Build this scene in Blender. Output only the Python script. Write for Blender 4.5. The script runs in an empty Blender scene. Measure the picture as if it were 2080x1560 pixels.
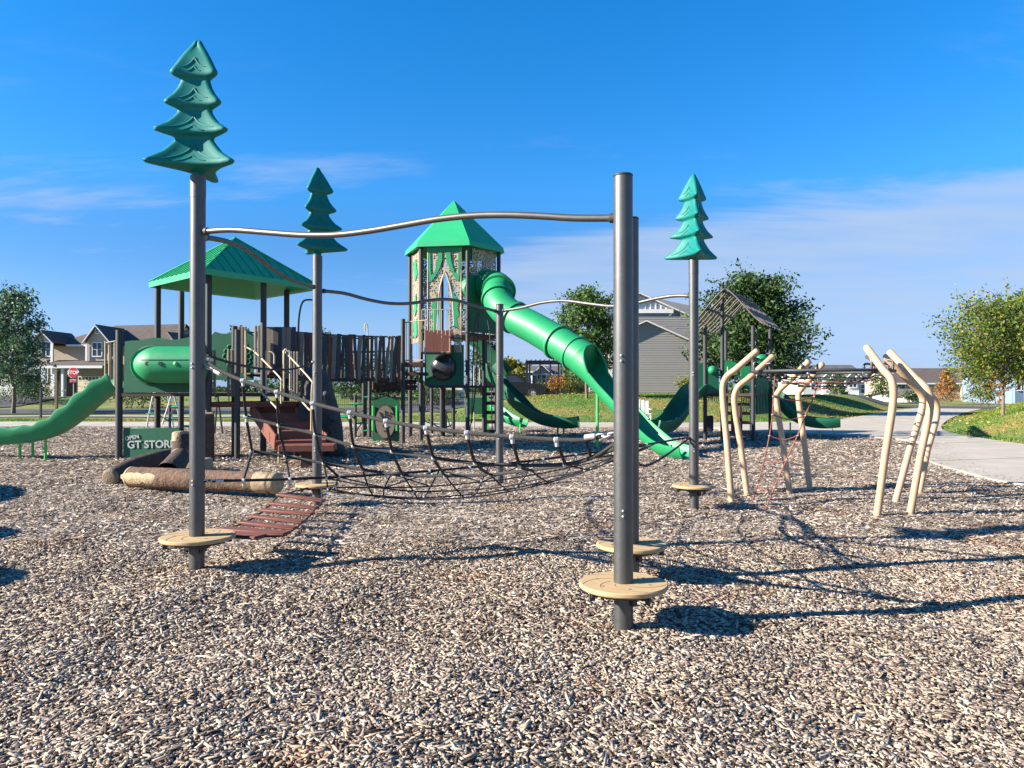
import bpy, math, random
import numpy as np
from mathutils import Vector, Matrix
rnd = random.Random(7)
R = math.radians
PI = math.pi
sc = bpy.context.scene
col = sc.collection
# ------------------------------------------------------------------ camera, sky, sun, exposure
F = 1500.0; CAMH = 1.6; TH = math.atan(10 / F)
cd = bpy.data.cameras.new('camera'); cam = bpy.data.objects.new('camera', cd); col.objects.link(cam)
cam.location = (0, 0, CAMH); cam.rotation_euler = (PI / 2 + TH, 0, 0)
cd.sensor_width = 36; cd.lens = 36 * F / 2080; cd.clip_start = 0.05; cd.clip_end = 6000
sc.camera = cam
SUN = Vector((-2.03, -0.46, 1.0)).normalized()
SUN_EL = math.asin(SUN.z); SUN_AZ = math.atan2(SUN.x, SUN.y)
world = bpy.data.worlds.new('World'); sc.world = world; world.use_nodes = True
wn = world.node_tree; wn.nodes.clear(); L = wn.links
def wnode(t, **kw):
    n = wn.nodes.new(t)
    for k, v in kw.items(): setattr(n, k, v)
    return n
sky = wnode('ShaderNodeTexSky', sky_type='NISHITA'); sky.sun_disc = False
sky.sun_elevation = SUN_EL; sky.sun_rotation = SUN_AZ; sky.altitude = 200
sky.air_density = 1.0; sky.dust_density = 0.25; sky.ozone_density = 4.0
hs = wnode('ShaderNodeHueSaturation'); hs.inputs['Saturation'].default_value = 1.3; hs.inputs['Value'].default_value = 1.0
tint = wnode('ShaderNodeMixRGB', blend_type='MULTIPLY'); tint.inputs[0].default_value = 1; tint.inputs[2].default_value = (0.75, 1.12, 1.28, 1)
L.new(sky.outputs[0], hs.inputs['Color']); L.new(hs.outputs[0], tint.inputs[1])
tc = wnode('ShaderNodeTexCoord'); sep = wnode('ShaderNodeSeparateXYZ'); L.new(tc.outputs['Generated'], sep.inputs[0])
trp = wnode('ShaderNodeValToRGB'); L.new(sep.outputs[2], trp.inputs[0]); L.new(trp.outputs[0], tint.inputs[2]); te = trp.color_ramp
te.elements[0].position = 0; te.elements[0].color = (.285, .43, 1.0, 1); te.elements[1].position = .45; te.elements[1].color = (.53, 1.04, 1.15, 1)
for p_, c_ in ((.09, (.56, .60, .79)), (.185, (.64, .69, .82)), (.26, (.66, .93, 1.06))): q_ = te.elements.new(p_); q_.color = (*c_, 1)
def mth(op, a, b=None, clamp=False):
    n = wnode('ShaderNodeMath', operation=op); n.use_clamp = clamp
    for i, v in enumerate((a, b)):
        if v is None: continue
        if isinstance(v, (int, float)): n.inputs[i].default_value = v
        else: L.new(v, n.inputs[i])
    return n.outputs[0]
zz = mth('ADD', mth('MAXIMUM', sep.outputs[2], 0.0), 0.10)
comb = wnode('ShaderNodeCombineXYZ'); L.new(mth('DIVIDE', sep.outputs[0], zz), comb.inputs[0]); L.new(mth('DIVIDE', sep.outputs[1], zz), comb.inputs[1])
mp = wnode('ShaderNodeMapping'); L.new(comb.outputs[0], mp.inputs[0]); mp.inputs['Rotation'].default_value = (0, 0, R(-14)); mp.inputs['Scale'].default_value = (0.55, 1.5, 1)
mp.inputs['Location'].default_value = (1.7, 0.35, 0)
n1 = wnode('ShaderNodeTexNoise'); n1.inputs['Scale'].default_value = 0.75; n1.inputs['Detail'].default_value = 9; n1.inputs['Roughness'].default_value = 0.62; n1.inputs['Distortion'].default_value = 0.4
L.new(mp.outputs[0], n1.inputs['Vector'])
n2 = wnode('ShaderNodeTexNoise'); n2.inputs['Scale'].default_value = 2.6; n2.inputs['Detail'].default_value = 6
L.new(mp.outputs[0], n2.inputs['Vector'])
def maprange(v, a, b, c=0.0, d=1.0):
    n = wnode('ShaderNodeMapRange'); n.interpolation_type = 'SMOOTHSTEP'; L.new(v, n.inputs[0])
    for i, k in enumerate((a, b, c, d)): n.inputs[i + 1].default_value = k
    return n.outputs[0]
# a bank of thin cloud low on the right, a few wisps elsewhere
bank = mth('MULTIPLY', maprange(sep.outputs[0], -0.28, 0.30), maprange(sep.outputs[2], 0.30, 0.15))
wisp = maprange(n1.outputs[0], 0.57, 0.72)
cl = maprange(mth('ADD', n1.outputs[0], mth('MULTIPLY', bank, 0.64)), 0.62, 0.84)
dens = mth('MULTIPLY', mth('MAXIMUM', cl, mth('MULTIPLY', wisp, maprange(sep.outputs[2], 0.50, 0.12))), mth('ADD', mth('MULTIPLY', n2.outputs[0], 0.9), 0.35), True)
low = mth('MULTIPLY', maprange(sep.outputs[2], 0.16, 0.0), 0.45)
dens = mth('MAXIMUM', dens, low)
dens = mth('MULTIPLY', dens, 0.9, True)
cm = wnode('ShaderNodeMixRGB'); L.new(dens, cm.inputs[0]); L.new(tint.outputs[0], cm.inputs[1]); cm.inputs[2].default_value = (2.2, 2.85, 3.95, 1)
bg = wnode('ShaderNodeBackground'); bg.inputs[1].default_value = 0.0735; L.new(cm.outputs[0], bg.inputs[0])
wo = wnode('ShaderNodeOutputWorld'); L.new(bg.outputs[0], wo.inputs[0])
sd = bpy.data.lights.new('sun', 'SUN'); sd.energy = 5.0; sd.angle = R(0.5); sd.color = (1.0, 0.90, 0.77)
so = bpy.data.objects.new('sun', sd); col.objects.link(so); so.location = (-30, -10, 20)
so.rotation_euler = SUN.to_track_quat('Z', 'Y').to_euler()
sc.view_settings.view_transform = 'Standard'; sc.view_settings.look = 'None'; sc.view_settings.gamma = 1; sc.view_settings.exposure = 1.6
sc.view_settings.use_curve_mapping = False
sc.cycles.max_bounces = 6; sc.cycles.transparent_max_bounces = 12

# ------------------------------------------------------------------ helpers
def P(px, py, D):
    v = (780 - py) / F; u = (px - 1040) / F
    y = math.cos(TH) - math.sin(TH) * v; z = math.sin(TH) + math.cos(TH) * v
    s = D / y
    return Vector((u * s, D, CAMH + z * s))
def GX(px, D): return (px - 1040) / F * D
def AL(A, B, px, py):
    """point seen at a pixel on the upright plane through plan points A and B"""
    k = (px - 1040) / F
    ax, ay = A; bx, by = B
    t = (k * ay - ax) / ((bx - ax) - k * (by - ay))
    return P(px, py, ay + (by - ay) * t)
def smooth(pts, k=6, closed=False):
    pts = [Vector(p) for p in pts]; n = len(pts); out = []
    rng = n if closed else n - 1
    for i in range(rng):
        if closed: p0, p1, p2, p3 = pts[(i - 1) % n], pts[i], pts[(i + 1) % n], pts[(i + 2) % n]
        else: p0, p1, p2, p3 = pts[max(i - 1, 0)], pts[i], pts[i + 1], pts[min(i + 2, n - 1)]
        for j in range(k):
            t = j / k; t2 = t * t; t3 = t2 * t
            out.append(0.5 * ((2 * p1) + (-p0 + p2) * t + (2 * p0 - 5 * p1 + 4 * p2 - p3) * t2 + (-p0 + 3 * p1 - 3 * p2 + p3) * t3))
    if not closed: out.append(pts[-1])
    return out
class MB:
    def __init__(s): s.v = []; s.f = []
    def add(s, vs, fs):
        o = len(s.v); s.v += [tuple(v) for v in vs]; s.f += [tuple(i + o for i in f) for f in fs]; return s
    def box(s, c, d, rz=0.0, rot=None, bev=0.0):
        hx, hy, hz = d[0] / 2, d[1] / 2, d[2] / 2
        M = rot if rot is not None else Matrix.Rotation(rz, 3, 'Z')
        b = min(bev, hx * .9, hy * .9, hz * .9); c = Vector(c)
        if b <= 0:
            vs = [M @ Vector((x, y, z)) + c for x in (-hx, hx) for y in (-hy, hy) for z in (-hz, hz)]
            return s.add(vs, [(0, 1, 3, 2), (4, 6, 7, 5), (0, 4, 5, 1), (2, 3, 7, 6), (0, 2, 6, 4), (1, 5, 7, 3)])
        prof = [(-hx + b, -hy), (hx - b, -hy), (hx, -hy + b), (hx, hy - b), (hx - b, hy), (-hx + b, hy), (-hx, hy - b), (-hx, -hy + b)]
        def ins(p, q): return (max(-hx + q, min(hx - q, p[0])), max(-hy + q, min(hy - q, p[1])))
        rings = [[(*ins(p, b), -hz) for p in prof], [(*p, -hz + b) for p in prof], [(*p, hz - b) for p in prof], [(*ins(p, b), hz) for p in prof]]
        vs = [M @ Vector(p) + c for r_ in rings for p in r_]
        fs = [(7, 6, 5, 4, 3, 2, 1, 0), (24, 25, 26, 27, 28, 29, 30, 31)]
        for k in range(3):
            for i in range(8): fs.append((k * 8 + i, k * 8 + (i + 1) % 8, k * 8 + 8 + (i + 1) % 8, k * 8 + 8 + i))
        return s.add(vs, fs)
    def bar(s, a, b, w, h, up=(0, 0, 1), bev=0.0):
        a = Vector(a); b = Vector(b); t = (b - a); ln = t.length; t.normalize()
        sd_ = t.cross(Vector(up)); sd_.normalize(); u = sd_.cross(t)
        M = Matrix((t, sd_, u)).transposed()
        return s.box((a + b) / 2, (ln, w, h), rot=M, bev=bev)
    def tube(s, pts, r, n=12, closed=False, caps=True):
        pts = [Vector(p) for p in pts]; m = len(pts)
        rs = r if isinstance(r, (list, tuple)) else [r] * m
        t0 = (pts[1] - pts[0]).normalized()
        u = t0.orthogonal().normalized(); vs = []; fs = []
        pt = t0
        for i, p in enumerate(pts):
            if closed: t = (pts[(i + 1) % m] - pts[i - 1])
            else: t = pts[min(i + 1, m - 1)] - pts[max(i - 1, 0)]
            t = t.normalized() if t.length > 1e-9 else pt
            q = pt.rotation_difference(t); u = q @ u; u = (u - t * u.dot(t)).normalized(); w = t.cross(u); pt = t
            for k in range(n):
                a = 2 * PI * k / n
                vs.append(p + (u * math.cos(a) + w * math.sin(a)) * rs[i])
        for i in range(m if closed else m - 1):
            j = (i + 1) % m
            for k in range(n):
                fs.append((i * n + k, i * n + (k + 1) % n, j * n + (k + 1) % n, j * n + k))
        if caps and not closed:
            fs.append(tuple(range(n))[::-1]); fs.append(tuple((m - 1) * n + k for k in range(n)))
        return s.add(vs, fs)
    def cyl(s, a, b, r, n=16, r2=None, bev=0.0):
        a = Vector(a); b = Vector(b); r2 = r if r2 is None else r2
        if bev > 0:
            d = (b - a).normalized()
            return s.tube([a, a + d * bev, b - d * bev, b], [r - bev, r, r2, r2 - bev], n)
        return s.tube([a, b], [r, r2], n)
    def ball(s, c, r, n=10, m=6, sc_=(1, 1, 1)):
        vs = [(0, 0, -r)]; fs = []
        for i in range(1, m):
            ph = -PI / 2 + PI * i / m
            for k in range(n): vs.append((r * math.cos(ph) * math.cos(2 * PI * k / n), r * math.cos(ph) * math.sin(2 * PI * k / n), r * math.sin(ph)))
        vs.append((0, 0, r)); T = len(vs) - 1
        for k in range(n): fs.append((0, 1 + (k + 1) % n, 1 + k)); fs.append((T, T - n + k, T - n + (k + 1) % n))
        for i in range(m - 2):
            for k in range(n): a = 1 + i * n; fs.append((a + k, a + (k + 1) % n, a + n + (k + 1) % n, a + n + k))
        c = Vector(c)
        return s.add([Vector((v[0] * sc_[0], v[1] * sc_[1], v[2] * sc_[2])) + c for v in vs], fs)
    def prism(s, outline, origin, ux, uy, th):
        """extrude a 2-D outline (list of (a,b)) spanned by ux, uy, thickness th centred on the plane"""
        ux = Vector(ux).normalized(); uy = Vector(uy).normalized(); nz = ux.cross(uy); o = Vector(origin); n = len(outline)
        a = [o + ux * p[0] + uy * p[1] + nz * (th / 2) for p in outline]; b = [o + ux * p[0] + uy * p[1] - nz * (th / 2) for p in outline]
        fs = [tuple(range(n)), tuple(range(2 * n - 1, n - 1, -1))] + [(i, n + i, n + (i + 1) % n, (i + 1) % n) for i in range(n)]
        return s.add(a + b, fs)
    def sweep(s, prof, path, closed_prof=False):
        """prof: function(i, t) -> list of (across, up) or a list; path: points"""
        path = [Vector(p) for p in path]; m = len(path); vs = []; fs = []; n = None
        for i, p in enumerate(path):
            t = (path[min(i + 1, m - 1)] - path[max(i - 1, 0)]).normalized()
            sd_ = t.cross(Vector((0, 0, 1))); sd_.normalize(); u = sd_.cross(t)
            pr = prof(i, i / (m - 1)) if callable(prof) else prof
            n = len(pr)
            for a, b in pr: vs.append(p + sd_ * a + u * b)
        for i in range(m - 1):
            for k in range(n if closed_prof else n - 1):
                k2 = (k + 1) % n
                fs.append((i * n + k, i * n + k2, (i + 1) * n + k2, (i + 1) * n + k))
        if closed_prof: fs.append(tuple(range(n))[::-1]); fs.append(tuple((m - 1) * n + k for k in range(n)))
        return s.add(vs, fs)
    def build(s, name, mat, parent=None, smooth_=40):
        me = bpy.data.meshes.new(name)
        o = org(parent)
        me.from_pydata([(v[0] - o[0], v[1] - o[1], v[2] - o[2]) for v in s.v], [], s.f)
        me.validate()
        if mat: me.materials.append(mat)
        if smooth_:
            me.polygons.foreach_set('use_smooth', [True] * len(me.polygons))
            me.set_sharp_from_angle(angle=R(smooth_))
        ob = bpy.data.objects.new(name, me); col.objects.link(ob)
        if parent: ob.parent = parent
        return ob
def org(o):
    v = Vector((0, 0, 0))
    while o is not None: v = v + o.location; o = o.parent
    return v
def tag(o, label=None, cat=None, group=None, kind=None):
    if label: o['label'] = label
    if cat: o['category'] = cat
    if group: o['group'] = group
    if kind: o['kind'] = kind
    return o
def thing(name, label, cat, loc=(0, 0, 0), group=None):
    o = bpy.data.objects.new(name, None); col.objects.link(o); o.location = loc; o.empty_display_size = 0.2
    return tag(o, label, cat, group)
def text(name, s_, size, loc, mat, parent, rz=0.0, ext=0.006, tilt=0.0, bold=0.0):
    c = bpy.data.curves.new(name, 'FONT'); c.body = s_; c.size = size; c.extrude = ext; c.align_x = 'CENTER'; c.align_y = 'CENTER'; c.offset = bold
    t = bpy.data.objects.new(name + '_tmp', c); col.objects.link(t)
    me = bpy.data.meshes.new_from_object(t.evaluated_get(bpy.context.evaluated_depsgraph_get())); me.name = name
    bpy.data.objects.remove(t); me.materials.clear(); me.materials.append(mat)
    M = Matrix.Rotation(rz, 4, 'Z') @ Matrix.Rotation(PI / 2, 4, 'X') @ Matrix.Rotation(tilt, 4, 'Z')
    me.transform(Matrix.Translation(Vector(loc) - org(parent)) @ M)
    ob = bpy.data.objects.new(name, me); col.objects.link(ob); ob.parent = parent
    return ob

# ------------------------------------------------------------------ materials
def mat(name, c, rough=0.5, metal=0.0, var=0.12, vs=6.0, bump=0.0, bs=60.0, c2=None, spec=0.5, coat=0.0, dirt=0.0):
    m = bpy.data.materials.new(name); m.use_nodes = True; nt = m.node_tree; b = nt.nodes['Principled BSDF']; l = nt.links
    b.inputs['Roughness'].default_value = rough; b.inputs['Metallic'].default_value = metal
    b.inputs['Specular IOR Level'].default_value = spec
    if coat: b.inputs['Coat Weight'].default_value = coat; b.inputs['Coat Roughness'].default_value = 0.15
    tcn = nt.nodes.new('ShaderNodeTexCoord')
    nz = nt.nodes.new('ShaderNodeTexNoise'); nz.inputs['Scale'].default_value = vs; nz.inputs['Detail'].default_value = 5; nz.inputs['Roughness'].default_value = 0.6
    l.new(tcn.outputs['Object'], nz.inputs['Vector'])
    rp = nt.nodes.new('ShaderNodeValToRGB'); rp.color_ramp.elements[0].position = 0.3; rp.color_ramp.elements[1].position = 0.7
    c2 = c2 or tuple(min(1, x * (1 + var)) for x in c); c1 = tuple(x * (1 - var) for x in c)
    rp.color_ramp.elements[0].color = (*c1, 1); rp.color_ramp.elements[1].color = (*c2, 1)
    l.new(nz.outputs[0], rp.inputs[0])
    src = rp.outputs[0]
    if dirt > 0:
        n3 = nt.nodes.new('ShaderNodeTexNoise'); n3.inputs['Scale'].default_value = vs * 5; n3.inputs['Detail'].default_value = 8; n3.inputs['Roughness'].default_value = .7
        l.new(tcn.outputs['Object'], n3.inputs['Vector'])
        r3 = nt.nodes.new('ShaderNodeMapRange'); r3.inputs[1].default_value = .55; r3.inputs[2].default_value = .75; r3.inputs[4].default_value = dirt
        l.new(n3.outputs[0], r3.inputs[0])
        mx = nt.nodes.new('ShaderNodeMixRGB'); mx.inputs[2].default_value = (.22, .19, .15, 1); l.new(r3.outputs[0], mx.inputs[0]); l.new(src, mx.inputs[1]); src = mx.outputs[0]
        rr = nt.nodes.new('ShaderNodeMapRange'); rr.inputs[3].default_value = rough; rr.inputs[4].default_value = min(1, rough + .3); l.new(n3.outputs[0], rr.inputs[0]); l.new(rr.outputs[0], b.inputs['Roughness'])
    l.new(src, b.inputs['Base Color'])
    if bump > 0:
        n2_ = nt.nodes.new('ShaderNodeTexNoise'); n2_.inputs['Scale'].default_value = bs; n2_.inputs['Detail'].default_value = 4
        l.new(tcn.outputs['Object'], n2_.inputs['Vector'])
        bp = nt.nodes.new('ShaderNodeBump'); bp.inputs['Strength'].default_value = bump; bp.inputs['Distance'].default_value = 0.02
        l.new(n2_.outputs[0], bp.inputs['Height']); l.new(bp.outputs[0], b.inputs['Normal'])
    return m
def isl(name, stops, rough=0.9, transl=0.0, patch=None, spec=.3):
    """colour picked per loose piece"""
    m = bpy.data.materials.new(name); m.use_nodes = True; nt = m.node_tree; b = nt.nodes['Principled BSDF']; l = nt.links
    b.inputs['Roughness'].default_value = rough; b.inputs['Specular IOR Level'].default_value = spec
    g = nt.nodes.new('ShaderNodeNewGeometry'); rp = nt.nodes.new('ShaderNodeValToRGB'); cr = rp.color_ramp
    cr.elements[0].position = stops[0][0]; cr.elements[0].color = (*stops[0][1], 1)
    cr.elements[1].position = stops[-1][0]; cr.elements[1].color = (*stops[-1][1], 1)
    for p_, c_ in stops[1:-1]: e = cr.elements.new(p_); e.color = (*c_, 1)
    l.new(g.outputs['Random Per Island'], rp.inputs[0]); src = rp.outputs[0]
    if patch:
        t_ = nt.nodes.new('ShaderNodeTexCoord')
        for (sc_, lo, hi, amt, c_, off) in patch:
            mpn = nt.nodes.new('ShaderNodeMapping'); mpn.inputs['Location'].default_value = off; l.new(t_.outputs['Object'], mpn.inputs[0])
            nz = nt.nodes.new('ShaderNodeTexNoise'); nz.inputs['Scale'].default_value = sc_; nz.inputs['Detail'].default_value = 6; nz.inputs['Roughness'].default_value = .65; l.new(mpn.outputs[0], nz.inputs['Vector'])
            mr = nt.nodes.new('ShaderNodeMapRange'); mr.inputs[1].default_value = lo; mr.inputs[2].default_value = hi; mr.inputs[4].default_value = amt; l.new(nz.outputs[0], mr.inputs[0])
            mx = nt.nodes.new('ShaderNodeMixRGB'); mx.blend_type = 'MULTIPLY'; mx.inputs[2].default_value = (*c_, 1); l.new(mr.outputs[0], mx.inputs[0]); l.new(src, mx.inputs[1]); src = mx.outputs[0]
    l.new(src, b.inputs['Base Color'])
    if transl > 0:
        tr = nt.nodes.new('ShaderNodeBsdfTranslucent'); l.new(src, tr.inputs[0]); ms = nt.nodes.new('ShaderNodeMixShader'); ms.inputs[0].default_value = transl
        out = nt.nodes['Material Output']; l.new(b.outputs[0], ms.inputs[1]); l.new(tr.outputs[0], ms.inputs[2]); l.new(ms.outputs[0], out.inputs[0])
    return m
M = {}
M['post'] = mat('charcoal_powder_coat', (.105, .108, .108), .34, .7, .1, 5, .02, 200, dirt=.10)
M['post2'] = mat('dark_post_paint', (.038, .042, .043), .45, .2, .1, 5, dirt=.15)
M['rail'] = mat('grey_steel_rail', (.115, .115, .11), .32, .7, .08, 5, dirt=.08)
M['teal'] = mat('teal_moulded_plastic', (.0, .15, .13), .40, 0, .06, 3, .03, 90, spec=.3, dirt=.04)
M['green'] = mat('green_moulded_plastic', (.010, .235, .085), .36, 0, .08, 2.5, .03, 60, dirt=.05)
M['dgreen'] = mat('dark_green_sheet', (.003, .10, .045), .45, 0, .08, 3, dirt=.06)
M['roof'] = mat('green_roof_metal', (.022, .33, .13), .45, 0.0, .06, 2)
M['lime'] = mat('bright_green_paint', (.06, .5, .1), .4, 0, .06, 5)
M['tan'] = mat('tan_powder_coat', (.46, .305, .185), .38, 0, .05, 4, dirt=.10)
M['tanr'] = mat('tan_rail_paint', (.42, .34, .22), .4, 0, .08, 6, dirt=.15)
M['disc'] = mat('tan_plastic_board', (.42, .295, .145), .6, 0, .08, 12, .05, 120, dirt=.10)
M['groove'] = mat('groove_shade_line', (.16, .12, .07), .8)
M['brown'] = mat('red_brown_coating', (.15, .045, .028), .55, 0, .15, 8, .1, 150, dirt=.25)
M['dbrown'] = mat('dark_brown_coating', (.05, .022, .018), .6, 0, .15, 8, dirt=.2)
M['slatg'] = mat('grey_recycled_slat', (.175, .15, .12), .65, 0, .12, 9, dirt=.2)
M['slatd'] = mat('dark_grey_recycled_slat', (.04, .042, .048), .65, 0, .15, 9, dirt=.2)
M['slatb'] = mat('brown_recycled_slat', (.11, .045, .03), .65, 0, .15, 9, dirt=.2)
M['rope'] = mat('black_braided_rope', (.014, .014, .016), .75, 0, .3, 80, .4, 300)
M['ropeg'] = mat('grey_braided_rope', (.03, .03, .029), .8, 0, .35, 70, .5, 260)
M['ropered'] = mat('red_rope', (.24, .08, .06), .8, 0, .2, 60, .3, 260)
M['alu'] = mat('aluminium_fitting', (.5, .5, .48), .42, .4, .06, 20)
M['white'] = mat('white_trim_paint', (.72, .71, .68), .6, 0, .05, 2)
M['ink'] = mat('black_marking', (.012, .012, .014), .6)
M['bark'] = mat('moulded_bark', (.085, .045, .028), .85, 0, .45, 11, 1.0, 34, c2=(.19, .115, .075), dirt=.35)
M['barkd'] = mat('dark_moulded_bark', (.06, .038, .028), .85, 0, .4, 9, .9, 28)
M['cutdull'] = mat('dull_cut_wood', (.19, .145, .10), .85, 0, .3, 14, .6, 40)
M['cutwood'] = mat('moulded_cut_wood', (.30, .22, .12), .8, 0, .25, 14, .6, 40, c2=(.42, .33, .20))
M['rockd'] = mat('dark_moulded_rock', (.045, .04, .038), .8, 0, .3, 6, .8, 14)
M['trunk'] = mat('tree_bark', (.16, .12, .09), .9, 0, .3, 9, .7, 30)
M['concrete'] = mat('pale_concrete', (.36, .325, .265), .9, 0, .14, .9, .25, 90, dirt=.22)
M['asphalt'] = mat('asphalt', (.05, .05, .055), .9, 0, .2, 2, .3, 60)
M['glass'] = mat('window_glass', (.03, .04, .06), .08, 0, .1, 2)
M['siding'] = mat('grey_lap_siding', (.27, .26, .245), .7, 0, .04, .8)
M['sidtan'] = mat('tan_lap_siding', (.40, .335, .26), .75, 0, .05, .8, .3, 3)
M['stone'] = mat('field_stone', (.30, .26, .21), .85, 0, .35, 4, .5, 5)
M['shingle'] = mat('brown_shingle_roof', (.085, .068, .058), .9, 0, .25, 3, .4, 9)
M['shingleg'] = mat('grey_shingle_roof', (.08, .08, .082), .9, 0, .25, 3, .4, 9)
M['cream'] = mat('cream_garage_door', (.72, .61, .43), .6, 0, .05, 2)
M['signred'] = mat('sign_red', (.55, .012, .02), .45, 0, .05, 3)
M['signwhite'] = mat('sign_white', (.8, .8, .8), .5, 0, .03, 3)
M['steel'] = mat('galvanised_post', (.4, .4, .4), .5, .5, .1, 6)
M['carpaint'] = mat('black_car_paint', (.01, .011, .013), .2, .2, .1, 3, coat=.8)
M['blackrubber'] = mat('black_rubber', (.015, .015, .015), .8)
M['bluewall'] = mat('blue_grey_siding', (.17, .23, .33), .7, 0, .05, 1)
M['cover'] = mat('light_wall_panel', (.55, .56, .56), .7, 0, .05, 1)
# ------------------------------------------------------------------ terrain
def sst(a, b, x):
    t = np.clip((x - a) / (b - a), 0, 1); return t * t * (3 - 2 * t)
def hgt(x, y):
    x = np.asarray(x, float); y = np.asarray(y, float)
    far = np.maximum(0, x - 12) * .55
    xe = 15.2 + np.clip(y - 36.6, -2, 30) * .72
    m1 = 1.12 * sst(34.2 + far, 43 + far, y) * sst(-6, 2.5, x) * (1 - sst(-6.5, -.6, x - xe)) * (1 - sst(64, 84, y))
    m1 = m1 + .16 * sst(40, 50, y) * sst(1, 6, x) * (1 - sst(12, 18, x)) * (1 - sst(60, 80, y))
    m2 = 1.25 * np.sin(np.pi / 2 * np.clip((x - 16.0 - np.maximum(0, y - 27) * .67) / 6.5, 0, 1)) * sst(12, 22, y) * (1 - sst(42, 52, y)) * (1 - sst(40, 60, x))
    left = .8 * sst(63, 73, y) * (1 - sst(-8, 0, x))
    bumps = .05 * np.sin(x * .35 + 1.3) * np.sin(y * .28) * sst(37, 42, y)
    return m1 + m2 + left + bumps * (1 - sst(44, 48, y) * (1 - sst(66, 80, y)) * (np.abs(x) > 8))
MUL = [(-60, 33.6), (4, 32.0), (9.5, 29.5), (13.2, 26.2), (14.3, 23.4), (13.0, 20.0), (10.6, 15.2), (10.2, 12.0), (11.5, 8), (16, 3), (26, -6), (-60, -6)]
EDGE = [(-60, 31.0), (2, 30.6), (8, 28.0), (11.0, 25.2), (12.05, 23.2), (11.75, 21.0), (10.2, 18.0), (9.0, 15.9), (8.4, 13.3), (8.35, 12.0), (9.3, 9), (12, 5), (20, -4)]
OUTER = [(26, -2), (19, 4), (15.6, 9), (14.4, 14), (14.3, 19), (15.0, 24.0), (16.6, 28.5), (21.5, 36.5), (29.0, 47.5), (38, 60), (33.5, 60.5), (25.5, 50.5), (19, 41), (15.6, 36.6), (11, 34.6), (2, 34.4), (-60, 36.4)]
def inpoly(x, y, poly):
    x = np.asarray(x, float); y = np.asarray(y, float); c = np.zeros(x.shape, bool); n = len(poly)
    for i in range(n):
        x1, y1 = poly[i]; x2, y2 = poly[(i + 1) % n]
        if y1 == y2: continue
        c ^= ((y1 > y) != (y2 > y)) & (x < (x2 - x1) * (y - y1) / (y2 - y1) + x1)
    return c
def npmesh(name, verts, faces, mat_, smooth_=True, counts=None):
    """faces: (n,k) int array, or flat array with counts"""
    me = bpy.data.meshes.new(name); nv = len(verts); me.vertices.add(nv); me.vertices.foreach_set('co', verts.astype(np.float32).ravel())
    if counts is None: n, k = faces.shape; counts = np.full(n, k, np.int32)
    fl = faces.ravel().astype(np.int32); me.loops.add(len(fl)); me.loops.foreach_set('vertex_index', fl)
    me.polygons.add(len(counts)); st = np.concatenate([[0], np.cumsum(counts)[:-1]]).astype(np.int32)
    me.polygons.foreach_set('loop_start', st)
    me.update(calc_edges=True)
    if smooth_: me.polygons.foreach_set('use_smooth', np.ones(len(counts), bool))
    me.materials.append(mat_); ob = bpy.data.objects.new(name, me); col.objects.link(ob); return ob
def axis(segs):
    out = []
    for a, b, s in segs: out += list(np.arange(a, b, s))
    return np.array(out + [segs[-1][1]])
# grass ground, one sheet to the horizon
xs = axis([(-2600, -300, 230), (-300, -60, 24), (-60, 60, 1.0), (60, 300, 24), (300, 2600, 230)])
ys = axis([(-60, -4, 8), (-4, 90, 1.0), (90, 300, 21), (300, 4000, 370)])
XX, YY = np.meshgrid(xs, ys); Z = hgt(XX, YY)
inside = inpoly(XX, YY, MUL); Z = np.where(inside, -.3, Z)
nx, ny = len(xs), len(ys); idx = np.arange(nx * ny).reshape(ny, nx)
fc = np.stack([idx[:-1, :-1], idx[:-1, 1:], idx[1:, 1:], idx[1:, :-1]], -1).reshape(-1, 4)
def grass_mat():
    m = mat('lawn_grass', (.06, .15, .014), .9, 0, .2, .35, .8, 22, c2=(.12, .20, .024))
    nt = m.node_tree; b = nt.nodes['Principled BSDF']; src = b.inputs['Base Color'].links[0].from_socket
    t = nt.nodes.new('ShaderNodeTexCoord')
    def layer(scale, lo, hi, c, src, amt):
        nz = nt.nodes.new('ShaderNodeTexNoise'); nz.inputs['Scale'].default_value = scale; nz.inputs['Detail'].default_value = 7; nz.inputs['Roughness'].default_value = .7; nt.links.new(t.outputs['Object'], nz.inputs['Vector'])
        mr = nt.nodes.new('ShaderNodeMapRange'); mr.inputs[1].default_value = lo; mr.inputs[2].default_value = hi; mr.inputs[4].default_value = amt; nt.links.new(nz.outputs[0], mr.inputs[0])
        mx = nt.nodes.new('ShaderNodeMixRGB'); mx.inputs[2].default_value = (*c, 1); nt.links.new(mr.outputs[0], mx.inputs[0]); nt.links.new(src, mx.inputs[1]); return mx.outputs[0]
    src = layer(.22, .45, .60, (.25, .175, .05), src, .8); src = layer(5, .5, .75, (.03, .07, .008), src, .7)
    nt.links.new(src, b.inputs['Base Color']); return m
M['grass'] = grass_mat()
g = npmesh('ground', np.stack([XX, YY, Z], -1).reshape(-1, 3), fc, M['grass']); tag(g, 'green lawn with brownish patches rising in low mounds', 'ground', kind='structure')
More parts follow.
